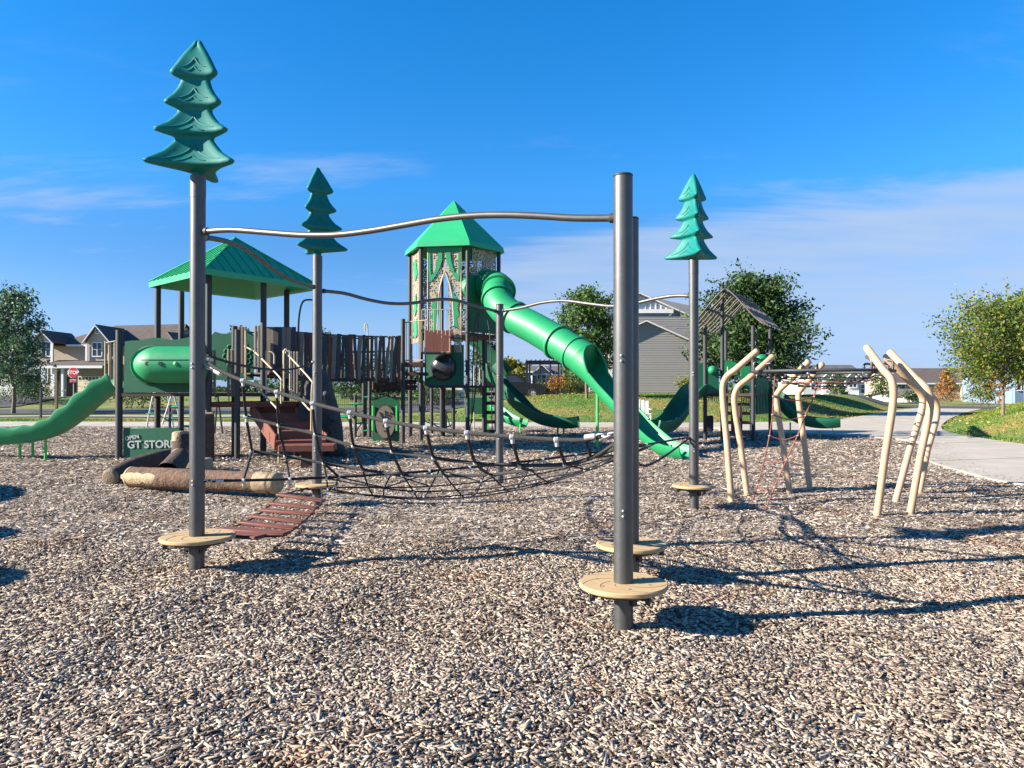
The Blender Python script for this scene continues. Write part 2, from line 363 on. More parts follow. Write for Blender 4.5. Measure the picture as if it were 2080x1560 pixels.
# mulch bed
def mh(x, y):
    b = .022 * np.sin(x * 1.7 + .6 * np.sin(y * 1.1)) * np.sin(y * 1.35 + .4) + .018 * np.sin(x * 3.9 + y * 2.3) * np.cos(y * 3.1 - x)
    return b * np.clip((30 - y) / 6, 0, 1) * (1 - .8 * np.clip(x - 7, 0, 1))
xs = axis([(-60, -14, 2), (-14, 14, .25), (14, 26, 1)]); ys = axis([(-6, 1, .5), (1, 24, .25), (24, 34, .5)])
XX, YY = np.meshgrid(xs, ys); nx, ny = len(xs), len(ys); idx = np.arange(nx * ny).reshape(ny, nx)
fc = np.stack([idx[:-1, :-1], idx[:-1, 1:], idx[1:, 1:], idx[1:, :-1]], -1).reshape(-1, 4)
V3 = np.stack([XX, YY, mh(XX, YY) - .012], -1).reshape(-1, 3)
cen = V3[fc].mean(1); fc = fc[inpoly(cen[:, 0], cen[:, 1], MUL)]
def mulch_mat():
    m = bpy.data.materials.new('woodchip_bed'); m.use_nodes = True; nt = m.node_tree; b = nt.nodes['Principled BSDF']; l = nt.links
    b.inputs['Roughness'].default_value = .95; b.inputs['Specular IOR Level'].default_value = .15
    t = nt.nodes.new('ShaderNodeTexCoord'); mpn = nt.nodes.new('ShaderNodeMapping'); mpn.inputs['Scale'].default_value = (1, .8, 1); l.new(t.outputs['Object'], mpn.inputs[0])
    vo = nt.nodes.new('ShaderNodeTexVoronoi'); vo.inputs['Scale'].default_value = 26; l.new(mpn.outputs[0], vo.inputs['Vector'])
    sp = nt.nodes.new('ShaderNodeSeparateColor'); l.new(vo.outputs['Color'], sp.inputs[0])
    rp = nt.nodes.new('ShaderNodeValToRGB'); cr = rp.color_ramp; cr.elements[0].color = (.12, .09, .068, 1); cr.elements[1].color = (.50, .41, .31, 1); cr.elements[1].position = .95
    e = cr.elements.new(.35); e.color = (.22, .175, .135, 1); e = cr.elements.new(.7); e.color = (.29, .23, .17, 1)
    l.new(sp.outputs[0], rp.inputs[0]); l.new(rp.outputs[0], b.inputs['Base Color'])
    bp = nt.nodes.new('ShaderNodeBump'); bp.inputs['Distance'].default_value = .05; bp.inputs['Strength'].default_value = .9; l.new(sp.outputs[1], bp.inputs['Height']); l.new(bp.outputs[0], b.inputs['Normal'])
    return m
gm = npmesh('ground', V3, fc, mulch_mat()); gm.name = 'mulch_bed'; tag(gm, 'bed of weathered wood chips under the playground', 'ground', kind='structure')
# loose chips
def chips(name, y0, y1, dens, size, full, seed, label, margin=1.0, zs=1.0, m_='chip'):
    rg = np.random.default_rng(seed); xm = .71 * y1 + margin; n = int(2 * xm * (y1 - y0) * dens)
    x = rg.uniform(-xm, xm, n); y = rg.uniform(y0, y1, n); k = (np.abs(x) < .71 * y + margin) & inpoly(x, y, MUL)
    # stay off the path slab
    k &= inpoly(x, y, EDGE + [(-60, -6)]) | (y < 0)
    x = x[k]; y = y[k]; n = len(x)
    Ln = size * rg.lognormal(-.08, .58, n); Wd = Ln * rg.uniform(.16, .62, n); Wd = np.minimum(Wd, size * .55)
    yaw = rg.uniform(0, 2 * np.pi, n); til = rg.normal(0, .17, n); rol = rg.normal(0, .24, n)
    cy, sy = np.cos(yaw), np.sin(yaw); ct, st_ = np.cos(til), np.sin(til); cr_, sr = np.cos(rol), np.sin(rol)
    ux = np.stack([cy * ct, sy * ct, st_], -1); side = np.stack([-sy, cy, np.zeros(n)], -1)
    nz = np.cross(ux, side); uy = side * cr_[:, None] + nz * sr[:, None]; uz = np.cross(ux, uy)
    c = np.stack([x, y, mh(x, y) + rg.uniform(0, .026, n) * zs + .12 * size], -1)
    if full: ol = np.array([(-.5, -.34), (-.1, -.5), (.42, -.42), (.5, .12), (.3, .5), (-.46, .36)])
    else: ol = np.array([(-.5, -.25), (.35, -.5), (.5, .3), (-.3, .5)])
    m = len(ol); jit = rg.uniform(.62, 1.35, (n, m, 2))
    top = c[:, None, :] + (ux[:, None, :] * (ol[None, :, 0] * jit[:, :, 0] * Ln[:, None])[..., None]) + (uy[:, None, :] * (ol[None, :, 1] * jit[:, :, 1] * Wd[:, None])[..., None])
    base = np.arange(n)[:, None]
    if full:
        th = rg.uniform(.002, .006, n); bot = top - (uz * th[:, None])[:, None, :]
        vv = np.concatenate([top, bot], 1).reshape(-1, 3); nv = 2 * m
        f1 = (base * nv + np.arange(m)[None]); sides = []
        for i in range(m): sides.append(np.stack([i + 0 * base[:, 0], m + i + 0 * base[:, 0], m + (i + 1) % m + 0 * base[:, 0], (i + 1) % m + 0 * base[:, 0]], -1) + base * nv)
        fl = np.concatenate([f1] + sides, 1).ravel(); cnt = np.tile(np.array([m] + [4] * m, np.int32), n)
        ob = npmesh(name, vv, fl, M[m_], False, cnt)
    else:
        ob = npmesh(name, top.reshape(-1, 3), base * m + np.arange(m)[None], M[m_], False)
    tag(ob, label, 'wood chips', kind='stuff'); return ob
M['chip'] = isl('weathered_wood_chip', [(0, (.035, .023, .016)), (.14, (.10, .070, .050)), (.32, (.205, .160, .125)), (.55, (.30, .248, .198)), (.78, (.39, .32, .245)), (.93, (.53, .43, .30)), (1, (.72, .62, .46))], .9, 0,
    [(.8, .56, .70, .7, (.88, .55, .32), (3.1, 7.7, 0)), (.6, .45, .68, .5, (.62, .58, .56), (0, 0, 5)), (2.2, .62, .74, .5, (.55, .46, .40), (9, 2, 5))], spec=.25)
M['chipfar'] = isl('weathered_wood_chip_brightened', [(0, (.07, .048, .035)), (.2, (.19, .148, .115)), (.5, (.34, .285, .23)), (.8, (.48, .40, .315)), (1, (.74, .64, .49))], .9, 0, [(.8, .56, .70, .55, (.88, .58, .36), (3.1, 7.7, 0)), (.6, .45, .68, .35, (.68, .64, .62), (0, 0, 5))], spec=.25)  # same chips, colours brightened to offset the shaded look of the distant layers
chips('wood_chips', 1.7, 4.6, 11500, .0285, True, 1, 'sharp foreground layer of grey and tan wood chips', 2.6)
chips('wood_chips', 4.6, 7.5, 7000, .032, True, 2, 'wood chips around the two bare poles and the front tree pole', 2.6)
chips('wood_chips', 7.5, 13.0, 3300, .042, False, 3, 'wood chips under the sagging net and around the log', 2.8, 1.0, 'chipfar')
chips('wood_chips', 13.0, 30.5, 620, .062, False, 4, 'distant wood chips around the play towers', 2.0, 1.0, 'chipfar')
# concrete path slab with a curb face towards the mulch
def slab(name, poly, z0, z1, m, label, kind='structure'):
    mb = MB(); n = len(poly)
    mb.add([(x, y, z1) for x, y in poly] + [(x, y, z0) for x, y in poly], [tuple(range(n))[::-1], tuple(range(n, 2 * n))] + [(i, (i + 1) % n, n + (i + 1) % n, n + i) for i in range(n)])
    o = mb.build(name, m, None, 0)
    import bmesh
    bm = bmesh.new(); bm.from_mesh(o.data); bmesh.ops.recalc_face_normals(bm, faces=bm.faces); bmesh.ops.triangulate(bm, faces=[f for f in bm.faces if len(f.verts) > 4]); bm.to_mesh(o.data); bm.free()
    tag(o, label, name, kind=kind); return o
e2 = [(v.x, v.y) for v in smooth([(a, b, 0) for a, b in EDGE], 4)]; o2 = [(v.x, v.y) for v in smooth([(a, b, 0) for a, b in OUTER], 4)]
slab('path', e2 + o2, -.25, .048, M['concrete'], 'pale concrete path curving around the mulch and off between the lawns')
mb = MB()
for (a, b) in [((9.0, 15.9), (14.3, 17.5)), ((11.75, 21), (14.6, 21.8)), ((8.36, 12.2), (14.5, 12.9)), ((12.0, 24.0), (16.2, 27.5)), ((11, 25.2), (15.6, 36.4)), ((18.8, 40.4), (22.5, 38))] + [((x, 30.7), (x, 34.4 - .02 * x)) for x in (-30, -26, -22, -18, -14, -10, -6, -2, 2, 5)]:
    mb.bar((a[0], a[1], .0492), (b[0], b[1], .0492), .018, .004)
o = mb.build('path_joint', M['ink'], None, 0); tag(o, 'saw cut joints across the concrete path', 'joint', kind='structure')
rg = np.random.default_rng(77); n = 1500; e_ = np.array(EDGE, float); k = rg.integers(1, len(e_) - 1, n); t_ = rg.random(n); p_ = e_[k] * (1 - t_)[:, None] + e_[np.minimum(k + 1, len(e_) - 1)] * t_[:, None]
p_ = p_ + np.stack([np.abs(rg.normal(0, .35, n)) + .03, rg.normal(0, .1, n)], -1); a = rg.uniform(0, 6.28, n); l_ = rg.uniform(.012, .03, n)[:, None]; u_ = np.stack([np.cos(a), np.sin(a)], -1); w_ = np.stack([-u_[:, 1], u_[:, 0]], -1)
q_ = np.stack([p_ - u_ * l_, p_ - w_ * l_ * .35, p_ + u_ * l_, p_ + w_ * l_ * .4], 1); zc = .052 + rg.uniform(0, .008, (n, 4, 1)); ok = inpoly(p_[:, 0], p_[:, 1], e2 + o2)
q_ = np.concatenate([q_, zc], -1)[ok]; o = npmesh('stray_chips', q_.reshape(-1, 3), np.arange(4 * len(q_)).reshape(-1, 4), M['chip'], False); tag(o, 'stray wood chips kicked onto the edge of the concrete path', 'wood chips', kind='stuff')
# road, pavement, drive on the left, road on the right
def strip(name, pts, w, z, m, label):
    vs = []; fs = []; pts = smooth(pts, 8)
    for i, p in enumerate(pts):
        t = (pts[min(i + 1, len(pts) - 1)] - pts[max(i - 1, 0)]).normalized(); s_ = Vector((t.y, -t.x, 0))
        for k in range(9):
            q = p + s_ * (w * (k / 8 - .5)); vs.append((q.x, q.y, float(hgt(q.x, q.y)) + z))
    for i in range(len(pts) - 1):
        for k in range(8): a = i * 9 + k; fs.append((a, a + 1, a + 10, a + 9))
    o = MB().add(vs, fs).build(name, m, None, 60); return tag(o, label, name, kind='structure')
strip('road', [(-140, 49, 0), (-60, 50, 0), (-30, 52, 0), (-14, 55, 0), (-6, 60, 0), (-2, 70, 0)], 12, .05, M['asphalt'], 'dark asphalt street in front of the brown roofed house')
strip('road', [(28, 92, 0), (33, 70, 0), (38, 62, 0), (60, 58, 0), (140, 60, 0)], 9, .05, M['asphalt'], 'asphalt street at the far end of the concrete path').name = 'side_road'
strip('pavement', [(-140, 39.8, 0), (-40, 41, 0), (-20, 42.5, 0), (-10, 44, 0)], 1.6, .05, M['concrete'], 'narrow concrete pavement between the near lawn and the street')
strip('driveway', [(-47, 58, 0), (-47.5, 66, 0), (-47.6, 74.5, 0)], 8.5, .07, M['asphalt'], 'driveway leading up to the cream garage door')
# grass blades over the lawns that are seen closest
rg = np.random.default_rng(5); n = 330000
x = rg.uniform(-32, 40, n); y = rg.uniform(12, 60, n) 
pathp = e2 + o2
k = (np.abs(x) < .72 * y + 1) & ~inpoly(x, y, MUL) & ~inpoly(x, y, pathp) & (((x > -32) & (y < 43)) | (x > 0)) & ~((x < -8) & (y > 39) & (y < 44.5)); x = x[k]; y = y[k]; n = len(x)
hh = rg.uniform(.025, .075, n); a = rg.uniform(0, 2 * np.pi, n); w = rg.uniform(.015, .035, n); lx = rg.normal(0, .03, n); ly = rg.normal(0, .03, n); z = hgt(x, y)
vv = np.stack([np.stack([x - w * np.cos(a), y - w * np.sin(a), z - .01], -1), np.stack([x + w * np.cos(a), y + w * np.sin(a), z - .01], -1), np.stack([x + lx, y + ly, z + hh], -1)], 1).reshape(-1, 3)
M['blade'] = isl('grass_blade', [(0, (.035, .11, .01)), (.5, (.085, .19, .018)), (.85, (.15, .24, .03)), (1, (.32, .27, .09))], .8, .3, [(.22, .45, .60, .85, (2.6, 1.15, 2.2), (0, 0, 0))])
o = npmesh('grass', vv, np.arange(3 * n).reshape(-1, 3), M['blade'], False); tag(o, 'short mown grass on the lawns beside the path', 'grass', kind='stuff')
rg = np.random.default_rng(15); n = 900
x = rg.uniform(2, 30, n); y = rg.uniform(24, 50, n); k = ~inpoly(x, y, MUL) & ~inpoly(x, y, pathp) & (np.sin(x * .9) * np.cos(y * .7) > -.3); x = x[k]; y = y[k]; n = len(x); z = hgt(x, y) + .09
a = rg.uniform(0, 6.28, n); r_ = rg.uniform(.05, .09, n)
vv = np.stack([np.stack([x + r_ * np.cos(a + q), y + r_ * np.sin(a + q), z + rg.uniform(-.02, .03, n)], -1) for q in (0, 1.6, 3.1, 4.7)], 1).reshape(-1, 3)
o = npmesh('fallen_leaves', vv, np.arange(4 * n).reshape(-1, 4), isl('fallen_leaf', [(0, (.35, .18, .04)), (1, (.55, .45, .12))]), False); tag(o, 'yellow fallen leaves scattered on the lawn', 'leaves', kind='stuff')

# ------------------------------------------------------------------ trees and shrubs
LEAF = {
 'green': isl('leaf_green', [(0, (.025, .06, .014)), (.5, (.06, .125, .025)), (1, (.12, .20, .04))], .55, .3),
 'dark': isl('leaf_dark', [(0, (.014, .038, .012)), (.5, (.035, .085, .02)), (1, (.09, .15, .04))], .6, .22),
 'yellow': isl('leaf_yellow', [(0, (.05, .085, .012)), (.5, (.15, .17, .02)), (.85, (.26, .24, .03)), (1, (.42, .22, .03))], .55, .3),
 'ygreen': isl('leaf_yellow_green', [(0, (.035, .075, .012)), (.55, (.09, .15, .02)), (.85, (.17, .20, .03)), (.97, (.30, .26, .03)), (1, (.38, .20, .03))], .55, .3),
 'orange': isl('leaf_orange', [(0, (.09, .09, .02)), (.5, (.32, .15, .04)), (1, (.50, .22, .06))], .6, .3),
 'blue': isl('leaf_blue', [(0, (.03, .075, .05)), (.5, (.075, .15, .08)), (1, (.15, .24, .12))], .5, .3),
 'red': isl('leaf_red', [(0, (.18, .03, .02)), (.5, (.4, .07, .04)), (1, (.5, .16, .06))], .6, .3),
}
def leaves(name, pts, sizes, m, parent, seed, per=1):
    rg = np.random.default_rng(seed); n = len(pts); c = np.array(pts); s = np.array(sizes)
    a = rg.normal(size=(n, 3)); a /= np.linalg.norm(a, axis=1)[:, None]; b = rg.normal(size=(n, 3)); b -= a * (a * b).sum(1)[:, None]; b /= np.linalg.norm(b, axis=1)[:, None]
    nn = np.cross(a, b); s = s[:, None]
    vv = np.stack([c - a * s * .75, c + b * s * .36 + nn * s * .1, c + a * s * .75, c - b * s * .36 + nn * s * .1], 1).reshape(-1, 3)
    o = org(parent); vv = vv - np.array(o)
    ob = npmesh(name, vv, np.arange(4 * n).reshape(-1, 4), m, False); ob.parent = parent; return ob
def tree(label, x, y, h, w, base, m, n=5000, leaf=.09, seed=1, tr=.09, shape='oval', group=None, z=None, dens=1.0, cat='tree', name='young_tree'):
    """h total height, w crown width, base = height where the crown starts"""
    z = float(hgt(x, y)) if z is None else z; rg = random.Random(seed)
    t = thing(name, label, cat, (x, y, z), group); mb = MB(); O = Vector((x, y, z))
    trunk = smooth([O + Vector((rg.gauss(0, .01) * h * i, rg.gauss(0, .01) * h * i, h * .9 * i / 5 - (.1 if i == 0 else 0))) for i in range(6)], 3)
    mb.tube(trunk, [tr * (1.25 if i == 0 else 1 - .85 * i / (len(trunk) - 1)) for i in range(len(trunk))], 8)
    def prof(f):
        if shape == 'cone': return (1 - f) ** .8 * (.55 + .45 * min(1, f * 8))
        if shape == 'round': return math.sqrt(max(0, 1 - (2 * f - .9) ** 2 / 1.25))
        if shape == 'wide': return max(.1, math.sqrt(max(0, 1 - (1.7 * f - .55) ** 2)))
        return math.sqrt(max(.02, 1 - (2 * f - .85) ** 2 / 1.35)) * (1 - .25 * f)
    pts = []; sz = []; nb = int((26 if w > 2.5 else 16) * dens); cl = []
    for i in range(nb):
        f = (i + rg.random()) / nb; zc = base + (h - base) * (.02 + .9 * f); ang = i * 2.4 + rg.uniform(-.4, .4)
        ln = w / 2 * prof(f) * rg.uniform(.62, 1.18); up = rg.uniform(.15, .75) * ln * (1.5 if f > .7 else 1)
        p0 = Vector((O.x, O.y, z + max(base * .75, zc - .25 * ln)))
        k_ = min(len(trunk) - 1, int((p0.z - z) / (h * .9) * (len(trunk) - 1))); p0 = Vector((trunk[k_].x, trunk[k_].y, p0.z))
        p2 = Vector((O.x + math.cos(ang) * ln, O.y + math.sin(ang) * ln, min(z + h, z + zc + up * .5))); p1 = (p0 + p2) / 2 + Vector((0, 0, .12 * ln))
        br = smooth([p0, p1, p2], 3); mb.tube(br, [tr * .38 * (1 - .8 * q / (len(br) - 1)) for q in range(len(br))], 5, caps=False)
        for q in (.45, .65, .82, 1.0):
            c = p0.lerp(p2, q) + Vector((0, 0, .1 * ln)); r_ = (.11 + .13 * (1 - abs(q - .7))) * w * .55 * rg.uniform(.6, 1.25); cl.append((c, r_, 1.0))
            for _ in range(2):
                d = Vector((rg.gauss(0, 1), rg.gauss(0, 1), rg.gauss(0, .7))).normalized(); c2 = c + d * r_ * rg.uniform(.9, 1.9)
                mb.tube([c, (c + c2) / 2 + Vector((0, 0, .03)), c2], [tr * .1, tr * .07, tr * .03], 4, caps=False); cl.append((c2, r_ * .5, .5))
    W = sum(c[1] ** 2 * c[2] for c in cl)
    for c, r_, q in cl:
        for _ in range(int(n * r_ * r_ * q / W) + 1):
            d = Vector((rg.gauss(0, 1), rg.gauss(0, 1), rg.gauss(0, .75))) * (r_ * .62); p = c + d
            if p.z < z + base * .8: continue
            pts.append(tuple(p)); sz.append(leaf * rg.uniform(.6, 1.35))
    # wispy shoots along the outline
    for _ in range(int(26 * dens)):
        c, r_, q = rg.choice(cl); d = (c - Vector((O.x, O.y, z + (h + base) / 2))); d.z += .5; d = d.normalized() * r_ * 1.9
        for k in range(9):
            f = k / 8; pts.append(tuple(c + d * f + Vector((rg.gauss(0, .03), rg.gauss(0, .03), rg.gauss(0, .03))) * w * .4)); sz.append(leaf * .8)
    mb.build('trunk', M['trunk'], t); leaves('crown', pts, sz, m, t, seed); return t
def bush(label, x, y, w, h, m, n=900, leaf=.07, seed=3, group=None, cat='bush', name='bush', d=None, z=None):
    z = float(hgt(x, y)) if z is None else z; rg = random.Random(seed); d = d or w
    t = thing(name, label, cat, (x, y, z), group); pts = []; sz = []; cl = []
    mb = MB()
    for i in range(12):
        a = rg.uniform(0, 6.28); r_ = rg.uniform(.1, .42); c = Vector((x + math.cos(a) * w * r_, y + math.sin(a) * d * r_, z + h * rg.uniform(.3, .85)))
        cl.append(c); mb.tube([(x + .1 * math.cos(a) * w, y, z - .03), ((x + c.x) / 2, (y + c.y) / 2, z + h * .3), c], [.025, .018, .008], 5)
    for _ in range(n):
        c = rg.choice(cl); p = c + Vector((rg.gauss(0, w * .15), rg.gauss(0, d * .15), rg.gauss(0, h * .17))); p.z = max(p.z, z + .03)
        pts.append(tuple(p)); sz.append(leaf * rg.uniform(.6, 1.3))
    mb.build('stem', M['trunk'], t); leaves('foliage', pts, sz, m, t, seed); return t
tree('slender young tree with bluish green leaves at the left edge of the street', GX(27, 47), 47, 8.0, 3.9, 2.0, LEAF['blue'], 7500, .15, 11, .13)
tree('dark green street tree cut off by the left edge behind the slender one', GX(-22, 50), 50, 5.6, 5.2, 2.0, LEAF['green'], 4500, .15, 12, .12)
tree('bushy dark green tree in front of the grey sided house', GX(1192, 42), 42, 6.3, 3.9, 1.35, LEAF['green'], 12000, .125, 13, .09, 'oval')
tree('big spreading dark green tree behind the slatted roof tower', GX(1530, 44), 44, 7.2, 5.9, .9, LEAF['dark'], 26000, .16, 14, .17, 'wide', dens=2.0, name='shade_tree')
tree('yellowing young tree with a thin straight trunk on the right mound', GX(2037, 28), 28, 4.15, 3.9, 1.25, LEAF['ygreen'], 14000, .085, 15, .065, 'round', dens=1.3)
tree('yellow green tree at the right edge, behind the one on the mound', GX(2085, 36), 36, 5.2, 4.2, 1.8, LEAF['ygreen'], 7000, .12, 16, .10, 'round')
tree('thin autumn tree with reddish leaves in front of the tan roofed house', GX(1922, 75), 75, 3.7, 2.7, .3, LEAF['orange'], 1800, .13, 17, .05, 'cone', name='autumn_tree')
tree('yellow green cone shaped tree below the yellowing crown on the right', GX(1992, 66), 66, 4.6, 3.0, .2, LEAF['ygreen'], 2600, .13, 18, .06, 'cone', name='cone_tree')
tree('small orange leaved tree between the cone shaped tree and the right edge', GX(2022, 70), 70, 3.2, 2.0, .3, LEAF['orange'], 1200, .13, 19, .05, 'oval', name='autumn_tree')
tree('small red leaved tree among the distant houses', GX(1788, 110), 110, 5.0, 3.0, 1.0, LEAF['red'], 900, .2, 20, .08, 'round', name='autumn_tree')
tree('small green tree standing before the distant white house', GX(1700, 84), 84, 3.4, 2.6, .9, LEAF['green'], 1100, .16, 21, .06)
tree('green tree between the distant white house and the tan roofed house', GX(1790, 80), 80, 3.5, 2.6, .8, LEAF['green'], 1100, .16, 22, .06)
for i, (px, D, h, w, b, mm, lb) in enumerate([(482, 78, 8.6, 3.0, .8, 'dark', 'pointed dark tree rising behind the green roofed deck'), (655, 82, 8.2, 4.0, 1.5, 'dark', 'dark tree showing just beside the front left tree shaped pole top'),
    (715, 70, 4.4, 6.0, .5, 'dark', 'low dark tree under the plank bridge, left of two'), (790, 72, 3.8, 6.5, .5, 'dark', 'low dark tree under the plank bridge, right of two'),
    (620, 74, 4.4, 6, .4, 'dark', 'low dark tree seen behind the climbing wall'), (985, 74, 7.2, 4.2, .8, 'dark', 'dark tree seen through the ladder side of the round tower'),
    (1042, 64, 4.2, 2.6, .3, 'yellow', 'yellow green tree beside the small blue house'), (1175, 62, 3.6, 3.0, .4, 'green', 'green tree behind the black pergola')]):
    tree(lb, GX(px, D), D, h, w, b, LEAF[mm], 2600, .2, 30 + i, .1, 'oval', z=.1, name='background_tree')
bush('dark evergreen bush below the left street tree', GX(40, 66), 66, 4.6, 2.9, LEAF['dark'], 2600, .13, 40)
bush('low green bush in front of the house corner', GX(72, 69), 69, 3.2, 1.4, LEAF['green'], 1200, .12, 41)
bush('yellow green shrub at the foot of the grey sided house', GX(1391, 47), 47, 1.5, 1.15, LEAF['yellow'], 1200, .09, 42)
bush('rusty orange shrub inside the black fence', GX(1137, 50), 50, 1.5, 1.15, LEAF['orange'], 1300, .09, 43)
bush('green shrub left of the rusty orange one', GX(1108, 50.5), 50.5, 1.2, .85, LEAF['green'], 800, .09, 44)
bush('green shrub right of the rusty orange one', GX(1178, 50.5), 50.5, 1.7, 1.0, LEAF['green'], 900, .09, 45)
bush('yellow green shrub beside the rusty orange one', GX(1157, 49.4), 49.4, .9, .9, LEAF['yellow'], 500, .08, 46)
bush('wide dark bush across the lawn left of the stairs', GX(275, 62), 62, 6.5, 2.3, LEAF['dark'], 2600, .14, 47)
bush('dark bush in front of the distant dark hedge', GX(880, 66), 66, 5.0, 1.7, LEAF['dark'], 2000, .14, 48)
bush('green bush by the distant tan roofed house', GX(1850, 82), 82, 2.5, 1.4, LEAF['green'], 700, .14, 49)
# long distant wood
rg = random.Random(9); pts = []; sz = []; d0 = thing('distant_wood', 'far line of dark trees along the horizon', 'wood', (0, 170, 0))
for i in range(13000):
    x = rg.uniform(-150, 175); hgt_ = 2.6 + 1.2 * math.sin(x * .21) + .9 * math.sin(x * .53 + 1) + .6 * math.sin(x * 1.3); pts.append((x, 170 + rg.uniform(-6, 6), rg.random() ** .7 * max(2.0, hgt_))); sz.append(rg.uniform(.5, 1.0))
w_ = leaves('foliage', pts, sz, LEAF['dark'], d0, 9); w_['kind'] = 'stuff'; d0['kind'] = 'stuff'

# ------------------------------------------------------------------ houses
def win(parent, x, y, z, w, h, panes=2, fr=.07, rows=2, depth=.05):
    """window facing -Y, centre x,z on plane y"""
    mb = MB(); mb.box((x - w / 2, y - depth / 2, z), (fr, depth, h + fr)); mb.box((x + w / 2, y - depth / 2, z), (fr, depth, h + fr))
    mb.box((x, y - depth / 2, z + h / 2), (w - fr, depth + .01, fr * 1.5)); mb.box((x, y - depth / 2, z - h / 2), (w - fr, depth + .03, fr * 1.5))
    for i in range(1, panes): mb.box((x - w / 2 + w * i / panes, y - depth / 2, z), (fr * .9, depth * .8, h - fr))
    mb.box((x, y - depth * .4, z), (w - fr, depth * .6, fr * .6))
    wf = mb.build('window', M['white'], parent, 0)
    MB().box((x, y - .012, z), (w - fr, .016, h - fr)).build('pane', M['glass'], wf, 0); return wf
def gable_wall(mb, x0, x1, y, z0, ze, xp, zp, th=.2):
    mb.prism([(x0, z0), (x1, z0), (x1, ze), (xp, zp), (x0, ze)], (0, y + th / 2, 0), (1, 0, 0), (0, 0, 1), th)
def slope(mb, a, b, c, d, th=.12):
    """roof slab on quad a,b,c,d"""
    a, b, c, d = map(Vector, (a, b, c, d)); n = (b - a).cross(d - a).normalized()
    if n.z < 0: n = -n
    v = [a, b, c, d] + [p - n * th for p in (a, b, c, d)]
    mb.add(v, [(0, 1, 2, 3), (7, 6, 5, 4), (0, 4, 5, 1), (1, 5, 6, 2), (2, 6, 7, 3), (3, 7, 4, 0)])
